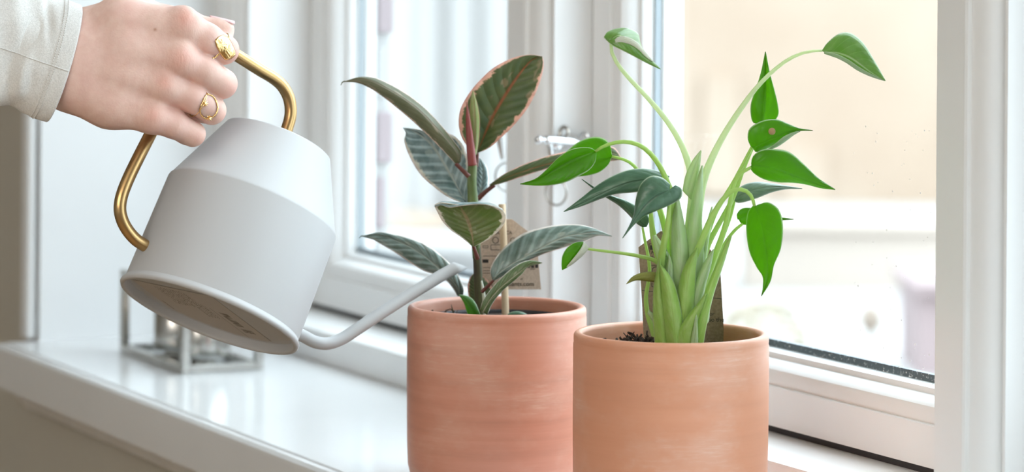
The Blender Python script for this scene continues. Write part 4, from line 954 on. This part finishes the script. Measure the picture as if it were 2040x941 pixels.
pv, quads = grid.convertToQuads(isovalue=0)
pv = pv * ST + np.array([gx[0], gy[0], gz[0]])
person = thing('person', hw(150, 130, -20), 'hand in a pale grey sleeve holding the watering can by its brass handle', 'person')
kn = [(368, 36, 24), (362, 116, 24), (327, 166, 18), (305, 228, 18)]
cols = np.zeros((len(pv), 4), np.float32); cols[:, 3] = 1
for (a, b, r) in kn:
    d_ = (pv[:, 0]-a)**2 + (pv[:, 1]-b)**2
    cols[:, 0] += .55*np.exp(-d_ / (r*r)) * (pv[:, 2] > -50); cols[:, 2] += np.exp(-d_ / (2.2*r*r))
for (a, b) in ((474, 112), (466, 184), (446, 232), (402, 280)):
    cols[:, 0] += .30*np.exp(-((pv[:, 0]-a)**2 + (pv[:, 1]-b)**2) / 300)
d_ = (pv[:, 0]-309)**2 + (pv[:, 1]-59)**2; cols[:, 1] = np.clip(np.exp(-d_ / 10.0), 0, 1) * (pv[:, 2] > 0) * .8
cols[:, 0] = np.clip(cols[:, 0], 0, 1)
wv = [hw(*p) for p in pv]
ho = mesh('hand', wv, [tuple(int(i) for i in q_) for q_ in quads], M_skin, person, True, None, 'pale hand, knuckles slightly reddened', cols)
fixn(ho)
sm = ho.modifiers.new('smooth', 'SMOOTH'); sm.iterations = 3; sm.factor = .5
def zs(x, y):      # front surface of the hand
    z = np.arange(69, -160, -.5); p = np.stack([np.full_like(z, x), np.full_like(z, y), z], -1); v_ = sdf(p); i = np.argmax(v_ < 0)
    return float(z[i]) if (v_ < 0).any() else -60.0
# thumb nail
V, Fc, n_ = [], [], 14
for i in range(n_):
    t_ = i / (n_-1); xx = 418 + 50*t_
    for j in range(9):
        a = (j - 4) / 4 * 1.15; ww = 12.5 * (1 - .55*max(0, (t_-.75)/.25)**2) * (.75 + .25*min(1, t_*4))
        yc = 30.0 + 10.0*t_ + 2.0*t_*t_
        V.append(hw(xx, yc + 13*(1-math.cos(a))*.8, -92 + ww*math.sin(a)))
for i in range(n_-1):
    for j in range(8): Fc.append((i*9+j, i*9+j+1, (i+1)*9+j+1, (i+1)*9+j))
o = mesh('thumbnail', V, Fc, M_nail, ho); sd = o.modifiers.new('thickness', 'SOLIDIFY'); sd.thickness = .0006
# sleeve
HC = Vector((128, 127, -22)); dd = Vector((-.945, -.32, 0)); pp_ = Vector((-.283, .959, 0))
V, Fc, uvl = [], [], []; NR, NS = 70, 96
def sleeve_pt(t_, a, shrink=0.0):
    """t_ distance in px from the hem, a angle"""
    ry = 122 + .02 * t_ - shrink; rz = 76 - shrink + .05 * max(0, t_ - 120)
    if t_ > 34: ry -= 2.5 * min(1, (t_-34)/4); rz -= 2.5 * min(1, (t_-34)/4)
    ca, sa = math.cos(a), math.sin(a)
    fold = 0
    if t_ > 34:
        f = min(1, (t_ - 34) / 45)
        fold = f * (7 * math.sin(t_*.045 + a*3.0 + 1.0) + 3 * math.sin(t_*.08 - a*4.2))
        for (ft, fa, wt, wa, sk, dp) in ((62, 2.25, 9, .5, 26, 15), (100, 1.7, 12, .6, -30, 12), (66, 1.05, 14, .35, 16, 13), (104, .95, 11, .4, 20, 12)):
            fold -= f * dp * math.exp(-((t_ - ft - sk*(a - fa)) / wt)**2 - ((a - fa) / wa)**2)
    fold += 1.6 * mnoise.noise(Vector((t_*.03, ca*3, sa*3)))
    c_ = HC + dd * t_
    tilt = -14 * sa        # front of the hem sits nearer the fingers
    return c_ + pp_ * ((ry + fold) * ca) + Vector((0, 0, (rz + fold) * sa)) + dd * tilt
ts = [0, 1.5, 4] + [4 + (i+1) * 4.2 + max(0, i - 52) ** 2 * 2.2 for i in range(NR - 3)]
rings_ = [(ts[i], 0) for i in range(NR-1, 0, -1)] + [(0.2, 1.2), (-.6, 3.2), (.6, 5.2), (6, 6.5), (30, 7.5), (60, 8), (120, 8)]
for (t_, sh) in rings_:
    for j in range(NS):
        q_ = sleeve_pt(t_, 2*PI*j/NS, sh); V.append(hw(q_.x, q_.y, q_.z))
for i in range(len(rings_)-1):
    for j in range(NS): Fc.append((i*NS+j, i*NS+(j+1) % NS, (i+1)*NS+(j+1) % NS, (i+1)*NS+j))
Fc.append(tuple(range(NS)))
sl = fixn(mesh('sleeve', V, Fc, M_cloth, person, label='pale grey jersey sleeve with double-stitched hem'))
V, Fc = [], []
for tt in (30, 36.5):
    for j in range(150):
        a0 = 2*PI*j/150; a1_ = a0 + 2*PI/150*.62
        q0, q1 = sleeve_pt(tt, a0, -.6), sleeve_pt(tt, a1_, -.6)
        v_, f_ = tube_geo([hw(*q0), hw(*q1)], [.9*sc]*2, 6); kk = len(V); V += v_; Fc += [tuple(i+kk for i in ff) for ff in f_]
o = mesh('stitching', V, Fc, M_thread, sl); o['kind'] = 'stuff'
# side seam running back from the hem
V, Fc = tube_geo([hw(*sleeve_pt(t_, PI*.47, -.4)) for t_ in range(2, 160, 6)], [1.3*sc]*27, 6); mesh('seam', V, Fc, M_cloth, sl)

# ---------------------------------------------------------------- rings
r1 = thing('finger_ring', hw(448, 94, zs(448, 94)), 'wide gold signet ring with a starburst plate on the index finger', 'ring')
n_ = 22
corner = [(445,68),(430,94),(451,121),(467,104),(466,84),(456,69)]
V, Fc = [], []
U = Vector((.46, .89, 0)); W_ = Vector((.89, -.46, 0)); cc = Vector((449, 94.5, 0))
for i in range(n_):
    for j in range(n_):
        u_, v_ = (i/(n_-1)*2-1), (j/(n_-1)*2-1)
        hw_ = 15.5 * (1 - .28*abs(u_)**3)
        q_ = cc + U * (u_*25.5*(1 - .10*v_*v_)) + W_ * (v_*hw_)
        rr_ = math.hypot(u_, v_); ang = math.atan2(v_, u_)
        hgt = 2.2 + 2.6*max(0, 1-rr_*1.5)*(.5+.5*math.cos(ang*8)) + 1.3*mnoise.noise(Vector((u_*9, v_*9, 0)))*(rr_ > .3)
        edge_ = max(abs(u_), abs(v_)) > .99
        z_ = zs(q_.x if q_.x < 470 else 470, q_.y); z_ = max(z_, -62)
        V.append(hw(q_.x, q_.y, z_ + (0.2 if edge_ else hgt + .8)))
for i in range(n_-1):
    for j in range(n_-1): Fc.append((i*n_+j, i*n_+j+1, (i+1)*n_+j+1, (i+1)*n_+j))
o = mesh('plate', V, Fc, M_gold, r1); sd = o.modifiers.new('thickness', 'SOLIDIFY'); sd.thickness = .0004; sd.offset = 1
# bands: loop around the finger
def band_ring(cx_, cy_, cz_, fdir, R_, r_, parent, flat=1.0):
    """closed loop around a finger whose axis runs along fdir"""
    f = Vector(fdir).normalized(); u_ = Vector((-f.y, f.x, 0)).normalized(); v_ = f.cross(u_)
    pts = [Vector((cx_, cy_, cz_)) + u_ * math.cos(a) * R_ + v_ * math.sin(a) * R_ * flat for a in [2*PI*i/40 for i in range(41)]]
    out = []
    for p in pts:
        if p.z > cz_ - 4:
            q_ = zs(p.x, p.y)
            if q_ > p.z - 14: p = Vector((p.x, p.y, max(q_ - .3, p.z - 14)))
        out.append(p)
    for _ in range(3): out = [(out[(i-1) % 40] + out[i] * 2 + out[(i+1) % 40]) / 4 for i in range(40)]
    out = [hw(*p) for p in out + [out[0]]]
    V, Fc = tube_geo(out, [r_*sc]*41, 8); return mesh('band', V, Fc[:-2], M_gold, parent)
band_ring(437, 92, -36, (.80, .56, -.32), 30.0, 1.9, r1)
r2 = thing('finger_ring', hw(413, 213, zs(413, 213)), 'thin gold ring with an open crescent oval and small stars on the ring finger', 'ring')
band_ring(395, 207, -32, (.85, .5, -.38), 28.5, 1.5, r2)
ov = [(413,187),(424,192),(431,202),(434,214),(431,226),(423,234),(413,237),(404,233),(399,224),(400,213),(404,204),(407,196),(413,187)]
zv = lambda x, y, e=2.6: hw(x, y, zs(x, y) + e)
pts = catmull([Vector((a, b, 0)) for a, b in ov], 60)
V, Fc = tube_geo([zv(p.x, p.y) for p in pts], [(1.5 + .45*math.sin(i*1.9)) * sc for i in range(60)], 8); mesh('oval_setting', V, Fc, M_gold, r2)
def star(x, y, r, parent):
    V = [zv(x, y, 5.5)]; Fc = []
    for i in range(16):
        a = PI*i/8; q_ = r if i % 2 == 0 else r*.38; V.append(zv(x + q_*math.cos(a), y + q_*math.sin(a), 3.0))
    for i in range(16): Fc.append((0, 1+i, 1+(i+1) % 16))
    o = mesh('star', V, Fc, M_gold, parent, False); sd = o.modifiers.new('thickness', 'SOLIDIFY'); sd.thickness = .0005
star(408, 207, 6.5, r2); star(417, 235, 6, r2)
